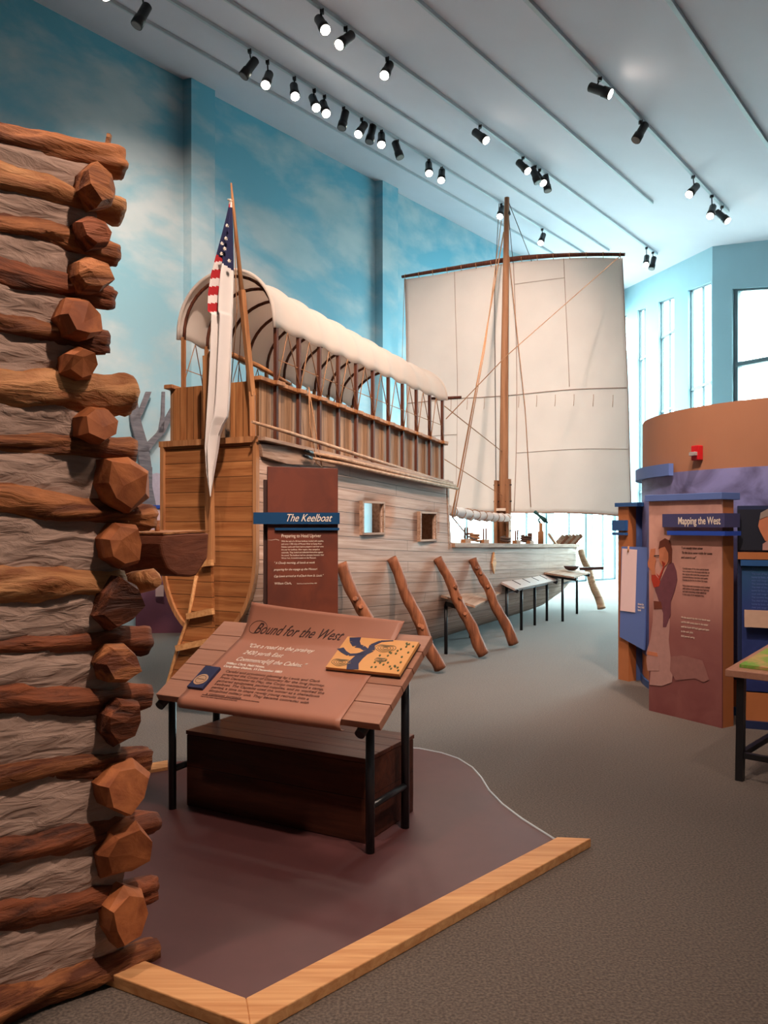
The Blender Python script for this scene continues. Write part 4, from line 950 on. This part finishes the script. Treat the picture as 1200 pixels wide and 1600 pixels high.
# ------------------------------------------------------------------ exhibit rails by the hull
def small_rail(pa, pb, depth, zf, zb_, nleg, label, slots=0, top=M_timberx, th=.03, ov=.12, leg=.35):
    pa = Vector(pa); pb = Vector(pb); X = (pb-pa).normalized(); Yv = Vector((-X.y, X.x, 0)); L_ = (pb-pa).length
    t = thing('reading_rail', label, 'reading table', tuple(pa), math.atan2(X.y, X.x))
    sl = (Yv*depth+UPZ*(zb_-zf)); nn = X.cross(sl).normalized()
    q = [pa+UPZ*zf-X*ov, pb+UPZ*zf+X*ov, pb+UPZ*zf+X*ov+sl, pa+UPZ*zf-X*ov+sl]; sh_ = -Yv*depth*(leg-.35); q = [z_+sh_ for z_ in q]
    mb = MB(); mb.prism(q, nn*th); tp = mb.build('tabletop', top, t, bevel=.003)
    for k in range(slots):
        c_ = lerp(q[0], q[1], (k+1)/(slots+1))+nn*(th+.001)
        mb = MB(); mb.bar(c_+sl*.15, c_+sl*.85, .03, .008, nn); mb.build('slot', M_rustdk, tp)
    for k in range(nleg):
        c_ = lerp(pa, pb, k/(nleg-1) if nleg > 1 else .5)+Yv*depth*.35
        mb = MB(); mb.tube([c_, c_+UPZ*(zf+(zb_-zf)*.35-.0)], .022, 8); mb.build('leg', M_black, t)
    for k in (0, 1):
        c_ = lerp(pa, pb, k)+Yv*depth*.35; mb = MB(); mb.bar(lerp(pa, pb, k)+UPZ*(zf-.02)-Yv*.02, lerp(pa, pb, k)+UPZ*(zb_-.03)+Yv*depth*.9, .04, .05); mb.build('bracket', M_black, t)
    mb = MB(); mb.tube([pa+Yv*depth*.35+UPZ*.62, pb+Yv*depth*.35+UPZ*.62], .018, 8); mb.build('stretcher', M_track, t)
    return t
g = gp
small_rail(gp(715, 1023), gp(751, 997), .42, .60, .72, 2, 'small slanted wooden reading table between the two middle prop logs', ov=.2, leg=.95)
small_rail(gp(808, 994), gp(869, 971), .45, .66, .86, 4, 'long slanted reading table with dark slots beside the bow', slots=4, top=flat('pale_pink_grey_top', srgb(190, 168, 160), .4))
tr = small_rail(gp(899, 972), gp(920, 960), .6, .72, .80, 2, 'small display table with dark objects under the bow of the keelboat')
for k, (u, v, nm, lab, ct) in enumerate(((893, 911, 'wooden_bowl', 'dark wooden bowl on the far display table by the bow', 'bowl'), (905, 908, 'iron_tool', 'dark iron tool lying on the far display table by the bow', 'tool'))):
    p = P(u, v, 14.2)
    mb = MB()
    if k == 0: mb.tube([Vector((p.x, p.y, .80)), Vector((p.x, p.y, .83)), Vector((p.x, p.y, .88))], [.05, .11, .14], 14)
    else: mb.bar(Vector((p.x, p.y, .83)), Vector((p.x+.4, p.y-.1, .85)), .09, .05)
    tag(mb.build(nm, M_rustdk), lab, ct)

# ------------------------------------------------------------------ drum wall with exhibits on the right
DC = Vector((4.38, 7.9, 0)); DR = 1.78
drum = thing('curved_exhibit_wall', 'round tan exhibit wall with a lilac mountain print below', 'exhibit wall', tuple(DC))
def ring(z0, z1, r, a0, a1, th, n=180):
    mb = MB()
    for i in range(n):
        x0 = lerp(a0, a1, i/n); x1 = lerp(a0, a1, (i+1)/n)
        c0, s0, c1, s1 = math.cos(x0), math.sin(x0), math.cos(x1), math.sin(x1)
        vs = [DC+Vector((c*q, s_*q, z)) for (c, s_) in ((c0, s0), (c1, s1)) for q in (r-th, r) for z in (z0, z1)]
        mb.add(vs, [(0, 1, 3, 2), (4, 6, 7, 5), (0, 4, 5, 1), (2, 3, 7, 6), (0, 2, 6, 4), (1, 5, 7, 3)])
    return mb
PI = math.pi
ring(2.08, 2.64, DR, 0, 2*PI, .12).build('upper_band', M_tan, drum)
ring(.30, 2.08, DR+.006, 0, 2*PI, .12).build('mural_band', M_drumprint, drum)
ring(.07, .30, DR+.003, 0, 2*PI, .12).build('lower_band', M_orange, drum)
ring(0, .07, DR+.02, 0, 2*PI, .12).build('base_band', M_blue, drum)
ring(2.05, 2.16, DR+.07, PI*.83, PI*1.085, .05, 30).build('blue_bracket', M_bluepanel, drum)
def ang_of(u):
    # nearest intersection of column u with the drum
    d = Vector(((u-CU)/F, 1, 0)).normalized(); b = d.dot(DC); c = DC.length_squared-DR*DR; t = b-math.sqrt(max(0, b*b-c)); return d*t
pal = ang_of(1093); na = (pal-DC).normalized(); ta = Vector((-na.y, na.x, 0))
al = thing('fire_alarm', 'red fire alarm strobe on the tan curved wall', 'alarm', tuple(pal+UPZ*(EYE+(HV-720)*pal.y/F)))
cz = EYE+(HV-708)*pal.y/F; rm = Matrix((ta, na, UPZ)).transposed()
mb = MB(); mb.box(pal+na*.03+UPZ*cz, (.085, .06, .13), rm); mb.build('housing', M_alarm, al, bevel=.008)
mb = MB(); mb.box(pal+na*.075+UPZ*(cz-.01), (.07, .035, .035), rm); mb.build('strobe', M_chrome, al, bevel=.006)
# the mapping panel
MA = gp(1014, 1110); MBp = gp(1128, 1138); MX = (MBp-MA).normalized(); MN = Vector((MX.y, -MX.x, 0)); MW = (MBp-MA).length
mp_ = thing('mapping_panel', 'pink standing panel titled Mapping the West with a printed standing man', 'sign', tuple(MA), math.atan2(MX.y, MX.x))
def MP(x, z, o=0): return MA+MX*x+MN*o+UPZ*z
def mpx(u, v, o=0): p = hit(u, v, MA+MN*o, MN)-MA; return p.dot(MX), p.z
mb = MB(); mb.prism([MP(0, 0), MP(MW, 0), MP(MW, 1.80), MP(0, 1.80)], -MN*.012); mb.build('printed_face', M_mapprint, mp_)
mb = MB(); mb.prism([MP(0, 0, -.014), MP(MW, 0, -.014), MP(MW, 1.80, -.014), MP(0, 1.80, -.014)], -MN*.13); mb.build('core', M_orange, mp_)
mb = MB(); mb.prism([MP(-.02, 1.80, .03), MP(MW+.02, 1.80, .03), MP(MW+.02, 1.80, -.2), MP(-.02, 1.80, -.2)], UPZ*.055); mb.build('top_cap', M_bluepanel, mp_, bevel=.003)
x0, z1 = mpx(1036, 805, .04); _, z0 = mpx(1036, 822, .04)
mb = MB(); mb.prism([MP(x0, 1.58, .05), MP(MW+.06, 1.58, .05), MP(MW+.06, 1.69, .05), MP(x0, 1.69, .05)], -MN*.19); tb = mb.build('title_bar', M_slate, mp_)
lettering('Mapping the West', .084, tb, MP(x0+.16, 1.605, .0505), MX, UPZ, M_cream, bold=.001, sx=.64)
mb = MB(); mb.prism([MP(.24, 1.515, .06), MP(MW+.07, 1.515, .06), MP(MW+.07, 1.55, .06), MP(.24, 1.55, .06)], -MN*.2); mb.build('blue_bar', M_blueviv, mp_)
lettering('"I am mostly labor alone\n To the laces some rattle for some\nand count it out"', .030, mp_, MP(.335, 1.40, .002), MX, UPZ, M_inkdark, shear=.3, lead=1.3, sx=.7)
body = '\n'.join(['Careful maps of the river and its bends', 'were drawn from the boats each day by', 'the captain who took the compass and', 'counted distance between each point.', 'Evening by the fire he drew his maps.', '', 'New rivers and mountains were marked', 'with names of the people they had met', 'and each returning trader asked for', 'a new copy of the western map.'])
lettering(body, .0205, mp_, MP(.35, 1.235, .002), MX, UPZ, M_inkdark, lead=1.15, sx=.78)
lettering('On the second day the river bends west\nand the hills come close to the water\nuntil the banks fall back again and open\nto the wide plain.\nfield journal, spring', .022, mp_, MP(.335, .83, .002), MX, UPZ, M_cream, lead=1.75, sx=.78, shear=.25)
def decal(pix, m, nm, o=.003, parent=mp_):
    mb = MB(); mb.prism([MP(*mpx(u, v, o), o) for u, v in pix], MN*.002); return mb.build(nm, m, parent)
# printed man (crop coordinates: 5x from 1000,820)
def cx(pts): return [(1000+x/5, 820+y/5) for x, y in pts]
decal(cx([(110,500),(150,480),(180,560),(215,640),(235,760),(225,900),(240,1040),(260,1150),(250,1230),(170,1260),(75,1250),(85,1130),(50,1000),(80,900),(100,760),(105,600)]), M_breech, 'printed_breeches')
decal(cx([(180,395),(230,290),(262,300),(285,360),(292,430),(270,520),(240,600),(240,700),(205,800),(180,800),(182,690),(150,600),(120,510),(110,440),(150,460)]), M_coat, 'printed_coat', .0045)
decal(cx([(130,380),(155,430),(200,300),(170,280),(180,330),(150,400)]), M_coatred, 'printed_collar', .006)
decal(cx([(90,380),(120,390),(160,440),(150,480),(110,490),(90,430)]), M_coatred, 'printed_sleeve', .006)
decal(cx([(65,330),(60,300),(75,250),(85,190),(120,185),(115,240),(125,280),(115,330),(120,390),(92,392),(85,350)]), M_skin, 'printed_hand', .0075)
decal(cx([(150,170),(185,150),(225,190),(232,260),(210,310),(185,330),(160,300),(150,260)]), M_skin, 'printed_face_skin', .006)
decal(cx([(145,190),(155,130),(195,105),(235,125),(250,190),(248,290),(225,310),(222,220),(195,170),(160,180)]), M_hair, 'printed_hair', .0075)
decal(cx([(110,238),(150,236),(150,246),(110,248)]), M_inkdark, 'printed_spyglass', .009)
decal(cx([(108,595),(165,600),(175,655),(110,660)]), M_hair, 'printed_sash', .0055)
decal(cx([(240,1030),(330,1020),(490,1060),(540,1210),(500,1230),(430,1200),(280,1215),(235,1140)]), flat('printed_rock_dusk', srgb(150, 100, 94), .6, var=.12), 'printed_rock', .0035)
decal(cx([(60,985),(145,1000),(150,1060),(150,1140),(60,1140),(50,1060)]), M_breech, 'printed_rock', .0055)
decal(cx([(60,985),(135,1000),(140,1030),(55,1015)]), M_skin, 'printed_ledge', .0065)
# portrait case on the drum, right of the panel
cX = Vector((.93, -.37, 0)).normalized(); cN = Vector((cX.y, -cX.x, 0)); cA = Vector((2.80, 6.62, 0))+cN*.2
case = thing('portrait_case', 'blue wall case with a painted portrait, right of the mapping panel', 'display case', tuple(cA), math.atan2(cX.y, cX.x))
def C3(x, z, o=0): return cA+cX*x+cN*o+UPZ*z
def cpx(u, v): p = hit(u, v, cA, cN)-cA; return p.dot(cX), p.z
xa = cpx(1153, 800)[0]; zt1 = cpx(1160, 796)[1]; zt0 = cpx(1160, 860)[1]
mb = MB(); mb.prism([C3(xa, 0, -.06), C3(xa+1.3, 0, -.06), C3(xa+1.3, zt1+.03, -.06), C3(xa, zt1+.03, -.06)], -cN*.12); mb.build('carcass', M_bluedark, case)
mb = MB(); mb.prism([C3(xa, zt0, -.055), C3(xa+1.2, zt0, -.055), C3(xa+1.2, zt1, -.055), C3(xa, zt1, -.055)], cN*.01); mb.build('portrait_ground', flat('portrait_dark', srgb(14, 18, 38), .6), case)
def cd_(pix, m, nm, o): 
    mb = MB(); mb.prism([C3(*cpx(u, v), -.043+o) for u, v in pix], cN*.002); mb.build(nm, m, case)
cd_([(1187, 812), (1190, 803), (1200, 797), (1215, 800), (1222, 815), (1222, 835), (1210, 850), (1196, 845), (1189, 832), (1185, 822)], M_skin, 'portrait_face', .001)
cd_([(1187, 812), (1189, 801), (1200, 795), (1216, 797), (1226, 812), (1228, 830), (1218, 820), (1205, 806), (1195, 808)], flat('portrait_hair', srgb(150, 132, 120), .7), 'portrait_hair', .004)
cd_([(1192, 850), (1200, 845), (1215, 852), (1235, 860), (1192, 860)], M_breech, 'portrait_collar', .004)
za, zb2 = cpx(1160, 863)[1], cpx(1160, 874)[1]
mb = MB(); mb.prism([C3(xa+.0, zb2, -.02), C3(xa+1.2, zb2, -.02), C3(xa+1.2, za, -.02), C3(xa, za, -.02)], -cN*.05); mb.build('wood_ledge', M_orange, case)
za, zb2 = cpx(1160, 875)[1], cpx(1160, 884)[1]
mb = MB(); mb.prism([C3(xa+.02, zb2, .0), C3(xa+1.2, zb2, .0), C3(xa+1.2, za, .0), C3(xa+.02, za, .0)], -cN*.06); mb.build('blue_ledge', M_blue, case)
za, zb2 = cpx(1160, 886)[1], cpx(1160, 1080)[1]
mb = MB(); mb.prism([C3(xa+.03, zb2, -.05), C3(xa+1.2, zb2, -.05), C3(xa+1.2, za, -.05), C3(xa+.03, za, -.05)], cN*.02); mb.build('lower_print', M_bluecase, case)
lettering('\n'.join(['The men of the party carried the maps', 'home by boat, and the engraver set each', 'river and range in copper for printing.', 'The country beyond was filled in slowly']*3), .022, case, C3(xa+.10, za-.06, -.029), cX, UPZ, M_bluepanel, lead=1.2, sx=.8)
q = [cpx(1163, 953), cpx(1163, 979)]
mb = MB(); mb.prism([C3(q[0][0], q[1][1], .02), C3(q[0][0]+.5, q[1][1], .02), C3(q[0][0]+.5, q[0][1], -.02), C3(q[0][0], q[0][1], -.02)], cN*.015); mb.build('label_plate', flat('label_tan', srgb(176, 140, 118), .6), case)
mb = MB(); mb.prism([C3(xa, 0.02, -.055), C3(xa+1.2, 0.02, -.055), C3(xa+1.2, .28, -.055), C3(xa, .28, -.055)], cN*.03); mb.build('plinth', M_orange, case)
mb = MB(); mb.prism([C3(xa, 0, -.05), C3(xa+1.2, 0, -.05), C3(xa+1.2, .06, -.05), C3(xa, .06, -.05)], cN*.05); mb.build('skirting', M_bluedark, case)
# slim blue board with the hung paper, left of the drum
sA = gp(966, 1061); sB = sA+Vector((.20, -.40, 0)); sX = (sB-sA).normalized(); sN = Vector((sX.y, -sX.x, 0))
st = thing('side_panel', 'narrow blue panel stand with a pink paper clipped on, left of the curved wall', 'sign', tuple(sA), math.atan2(sX.y, sX.x))
def S3(x, z, o=0): return sA+sX*x+sN*o+UPZ*z
def spx(u, v): p = hit(u, v, sA+sN*.03, sN)-sA; return p.dot(sX), p.z
zt = EYE+(HV-792)*sA.y/F
mb = MB(); mb.prism([S3(0, 0), S3(.15, 0), S3(.15, zt), S3(0, zt)], -sN*.10+Vector((.0, .0, 0))); mb.build('post', M_orange, st)
mb = MB(); mb.prism([S3(.02, 0, -.1), S3(.14, 0, -.1), S3(.14, zt, -.1), S3(.02, zt, -.1)], Vector((.22, .08, 0))); mb.build('wing', M_bluepanel, st)
mb = MB(); mb.prism([S3(-.02, zt, .03), S3(.3, zt, .03), S3(.3, zt, -.3), S3(-.02, zt, -.3)], UPZ*.04); mb.build('top_cap', M_blue, st)
for (v0, v1) in ((813, 829), (832, 836)):
    z1_ = EYE+(HV-v0)*sA.y/F; z0_ = EYE+(HV-v1)*sA.y/F
    mb = MB(); mb.prism([S3(-.05, z0_, .04), S3(.14, z0_, .04), S3(.14, z1_, .04), S3(-.05, z1_, .04)], -sN*.16); mb.build('blue_bar', M_blue, st)
qs = [spx(968, 995), spx(1006, 1016), spx(1012, 855), spx(971, 854)]
mb = MB(); mb.prism([S3(x, z, .03) for x, z in qs], -sN*.02); bdp = mb.build('blue_board', M_bluepanel, st)
mb = MB(); e0, e1 = S3(*qs[1], .03), S3(*qs[2], .03); mb.prism([e0, e1, e1+Vector((.09, .05, 0)), e0+Vector((.09, .05, 0))], Vector((.0, .012, 0))); mb.build('board_return', M_bluedark, st)
qp = [spx(970, 954), spx(993, 957), spx(996, 859), spx(973, 857)]
mb = MB(); mb.prism([S3(x, z, .034) for x, z in qp], sN*.004); pp = mb.build('hung_paper', M_paper, st, label='pink blank paper sheet hung from a clip')
mb = MB(); c_ = S3(*spx(983, 858), .045); mb.tube([c_-UPZ*.03, c_+UPZ*.03+sX*.01], .008, 6); mb.build('clip', M_pine, pp)
lettering('drawn by\nhand, field\nbook', .03, st, S3(*spx(997, 945), .033), sX, UPZ, M_cream, sx=.7)

# ------------------------------------------------------------------ table at the right edge
tA = Vector((2.16, 5.12, 0)); tX = Vector((.93, .36, 0)).normalized(); tY = Vector((tX.y, -tX.x, 0))
tp0 = P(1133, 1048, 5.12)
tX = Vector((.86, .95, 0)).normalized(); tY = Vector((tX.y, -tX.x, 0))
tb2 = thing('map_table', 'dark framed table with a green relief map at the right edge', 'table', (tp0.x, tp0.y, 0), math.atan2(tX.y, tX.x))
def Q3(x, y, z): return Vector((tp0.x, tp0.y, 0))+tX*x+tY*y+UPZ*z
mb = MB(); mb.prism([Q3(0, 0, .645), Q3(.95, 0, .72), Q3(.95, .9, .72), Q3(0, .9, .645)], UPZ*.045); mb.build('tabletop', M_board, tb2, bevel=.004)
mb = MB(); mb.prism([Q3(.08, .06, .698), Q3(.9, .06, .762), Q3(.9, .85, .762), Q3(.08, .85, .698)], UPZ*.02); mb.build('relief_map', M_greenmap, tb2)
for k, (x, y, dx) in enumerate(((.06, .08, -.05), (.88, .08, 0), (.06, .82, -.05), (.88, .82, 0))):
    mb = MB(); zt_ = .65 if x < .5 else .70
    mb.bar(Q3(x+dx*.6, y+(.0 if y < .5 else 0), 0), Q3(x, y, zt_), .045, .045, tX); mb.build('leg', M_black, tb2)
mb = MB(); mb.bar(Q3(.04, .08, .16), Q3(.88, .08, .16), .035, .035); mb.build('stretcher', M_black, tb2)
mb = MB(); mb.bar(Q3(.04, .08, .16), Q3(.04, .82, .16), .035, .035); mb.build('stretcher', M_black, tb2)

# ------------------------------------------------------------------ behind the stern: tree cut-outs and low display wall
dwA = Vector((-3.66, 11.98, 0)); dwB = Vector((-2.42, 12.10, 0)); 
dw = thing('low_display_wall', 'low lilac and purple printed wall with blue cap behind the stern', 'exhibit wall', tuple(dwA), 0)
mb = MB(); mb.prism([dwA, dwB, dwB+UPZ*1.84, dwA+UPZ*1.84], (0, .08, 0)); mb.build('printed_face', M_purple, dw)
mb = MB(); mb.prism([dwA+UPZ*1.84+Vector((-.02, -.03, 0)), dwB+UPZ*1.84+Vector((.02, -.03, 0)), dwB+UPZ*1.84+Vector((.02, .1, 0)), dwA+UPZ*1.84+Vector((-.02, .1, 0))], UPZ*.05); mb.build('top_cap', M_blueviv, dw)
mb = MB(); p0 = P(243, 914, 11.95); mb.prism([p0, p0+Vector((.12, 0, 0)), p0+Vector((.12, 0, -.17)), p0+Vector((0, 0, -.17))], (0, -.004, 0)); mb.build('paper_note', M_paper, dw)
TO = mural(0)+TNn*.12
def tree(pix_limbs, label):
    mb = MB()
    for limb in pix_limbs:
        for (u0, v0, w0), (u1, v1, w1) in zip(limb, limb[1:]):
            mb.prism([hit(u, v, TO, TNn) for u, v in ((u0-w0, v0), (u0+w0, v0), (u1+w1, v1), (u1-w1, v1))], -TNn*.03)
    o = mb.build('tree_cutout', M_tree); return tag(o, label, 'tree')
tree([[(228, 730, 9), (224, 700, 9), (213, 660, 8), (207, 612, 5.5)], [(224, 706, 9), (238, 690, 6), (252, 676, 6), (270, 640, 4), (284, 615, 4)], [(212, 658, 5), (222, 640, 4), (233, 612, 4)],
      [(252, 676, 4), (255, 650, 2.5), (256, 612, 2)], [(228, 730, 10), (229, 760, 9), (232, 800, 14), (233, 1000, 16)]], 'bare grey tree cut-out standing before the sky mural behind the cabin corner')
mb = MB(); hp = [(236, 742), (245, 739), (256, 741), (262, 738), (275, 742), (320, 740), (320, 1000), (236, 1000)]
mb.prism([hit(u, v, TO-TNn*.06, TNn) for u, v in hp], -TNn*.03); tag(mb.build('hill_cutout', flat('pale_lilac_hill', srgb(176, 168, 184), .8)), 'pale lilac grass hill cut-out behind the low display wall', 'scenery')

# ------------------------------------------------------------------ ceiling tracks and spotlights
tracks = [((600, 243), (850, 395), 'thin ceiling rail nearest the sky mural wall', .025), ((690, 257), (890, 395), 'lamp track nearest the sky mural with sixteen spotlights', .04), ((770, 270), (945, 390), 'thin ceiling rail between the two long lamp tracks', .025),
          ((735, 180), (1015, 395), 'middle lamp track running above the sail', .045), ((815, 137), (1010, 315), 'thin ceiling rail right of the middle lamp track', .03), ((1000, 182), (1128, 328), 'right hand lamp track with five spotlights', .05), ((1135, 127), (1225, 275), 'thick grey ceiling rail at the top right corner', .05)]
tn = []
for (a_, b_, lab, wd) in tracks:
    p = ceil_at(*a_); n_ = p.dot(TNn); e = ceil_at(*b_).dot(TDn)
    tn.append(n_); p0 = TDn*1.5+TNn*n_; p1 = TDn*e+TNn*n_
    p0.z = zc(p0.x, p0.y)-.03; p1.z = zc(p1.x, p1.y)-.03
    mb = MB(); mb.bar(p0, p1, wd, .05); tag(mb.build('ceiling_track', M_track), lab, 'lighting track')
def lamp(u, v, dx, dy, lit, ti, label, group, energy=None, spot=1.0, rs=1.0):
    # hangs from track ti; body centre seen near (u, v); (dx, dy) is the way the head points in the photo
    d = ray(u, v); t = tn[ti]/d.dot(TNn); c = EY+d*t
    # stay on the track: depth fixed by the track plane, hang depth measured from the ceiling
    top = Vector((c.x, c.y, zc(c.x, c.y)-.055))
    if top.z-c.z < .12: c.z = top.z-.16
    if top.z-c.z > .40: c.z = top.z-.32
    h = Vector((dx, (-.7 if lit else -.25)*abs(dy), -abs(dy) if dy >= 0 else abs(dy))).normalized()
    t_ = thing('track_spotlight', label, 'spotlight', tuple(top), 0, group)
    L_ = .13*rs; R_ = .055*rs
    mb = MB(); mb.tube([c-h*L_, c-h*L_*.92, c+h*L_*.25, c+h*L_*.3, c+h*L_], [R_*.7, R_*.9, R_*.9, R_*1.05, R_*1.08], 16); mb.build('housing', M_fixture, t_)
    mb = MB(); mb.tube([c+h*(L_-.0), c+h*(L_+.006)], R_*.9, 16); mb.build('lens', M_lamp if lit else M_lampoff, t_)
    mb = MB(); s_ = h.cross(UPZ)
    if s_.length < .05: s_ = Vector((1, 0, 0))
    s_.normalize(); mb.tube([top, lerp(top, c-h*.04, .35), c-h*.04+UPZ*R_*.8], .010, 6); mb.box(top-UPZ*.015, (.05, .05, .05)); mb.build('bracket', M_fixture, t_)
    if lit:
        ld = bpy.data.lights.new('bulb', 'SPOT'); ld.energy = (energy or 90)*SPOT_SCALE; ld.color = SPOT_WARM; ld.spot_size = math.radians(60*spot); ld.spot_blend = .8; ld.shadow_soft_size = .06
        lo = bpy.data.objects.new('bulb', ld); C.objects.link(lo); lo.parent = t_
        lo.location = (c+h*(L_+.02))-top; lo.rotation_euler = h.to_track_quat('-Z', 'Y').to_euler()
    return t_
ordn = ['first', 'second', 'third', 'fourth', 'fifth', 'sixth', 'seventh', 'eighth', 'ninth', 'tenth', 'eleventh', 'twelfth', 'thirteenth', 'fourteenth', 'fifteenth', 'sixteenth']
L2 = [(165,6,.2,1,1),(222,24,-.4,1,0),(390,106,-.6,1,0),(418,124,-.1,1,1),(460,142,.15,1,1),(491,160,.3,1,1),(507,169,.25,1,1),(537,187,-.2,1,0),(565,202,-.4,1,1),(580,209,-.2,1,0),(596,218,0,1,1),(621,234,.3,1,0),(670,263,0,1,1),(690,274,-.1,1,1),(783,331,-.3,1,1),(847,373,-.4,1,1)]
for k, (u, v, dx, dy, lit) in enumerate(L2):
    lamp(u, v, dx, dy, lit, 1, '%s black spotlight, %s from the left on the lamp track nearest the mural' % ('lit' if lit else 'unlit', ordn[k]), 'spotlights on the track nearest the mural', 60, rs=1.25)
L4 = [(503,38,.4,1,1),(540,62,-.7,1,1),(605,103,-.3,1,1),(750,203,.8,1,1),(817,250,.6,1,1),(836,268,.3,1,0),(843,270,.4,1,1),(854,280,.1,1,0),(1010,407,-.3,1,1),(1020,411,-.3,1,0)]
for k, (u, v, dx, dy, lit) in enumerate(L4):
    lamp(u, v, dx, dy, lit, 3, '%s black spotlight, %s from the left on the middle lamp track' % ('lit' if lit else 'unlit', ordn[k]), 'spotlights on the middle track', 80, rs=1.2)
L6 = [(937,124,1.3,.8,1),(1001,202,-.6,1,0),(1083,297,-.9,1,1),(1112,330,-.5,1,1),(1128,338,.6,1,1)]
for k, (u, v, dx, dy, lit) in enumerate(L6):
    lamp(u, v, dx, dy, lit, 5, '%s black spotlight, %s from the left on the right hand lamp track' % ('lit' if lit else 'unlit', ordn[k]), 'spotlights on the right hand track', 80, rs=1.2)
# unseen spots added below the ceiling, without fixtures, to brighten exhibits and carpet
def added_spot(x, y, aim, energy, size=70, blend=.9):
    z = zc(x, y)-.25; p = Vector((x, y, z)); h = (Vector(aim)-p).normalized()
    ld = bpy.data.lights.new('added_spotlight', 'SPOT'); ld.energy = energy*SPOT_SCALE; ld.color = SPOT_WARM; ld.spot_size = math.radians(size); ld.spot_blend = blend; ld.shadow_soft_size = .12
    lo = bpy.data.objects.new('added_spotlight', ld); C.objects.link(lo); lo.location = p; lo.rotation_euler = h.to_track_quat('-Z', 'Y').to_euler()
added_spot(1.6, 1.2, (-1.2, 3.0, 1.6), 500, 70)       # on the log corner
added_spot(-2.2, 1.5, (-.4, 4.4, .8), 380, 60)        # on the reading table and crate
added_spot(.0, 2.6, (-1.1, 7.0, 2.8), 950, 60)        # stern, panel, canopy
added_spot(2.4, 4.5, (.9, 9.5, 1.5), 850, 70)         # hull side
added_spot(1.2, 8.5, (1.6, 14, 4.0), 1300, 55)         # sail
added_spot(-1.5, 6.5, tuple(hit(240, 470, WM, TNn)), 1400, 46, 1.0)       # mural
added_spot(.2, 3.4, (3.0, 7.0, 1.6), 620, 55)         # drum
added_spot(3.0, 2.0, (1.4, 4.5, 0), 160, 90)          # carpet
added_spot(-2.6, 7.6, (-3.2, 12, 1.0), 380, 50)       # added to lift the dark low display wall
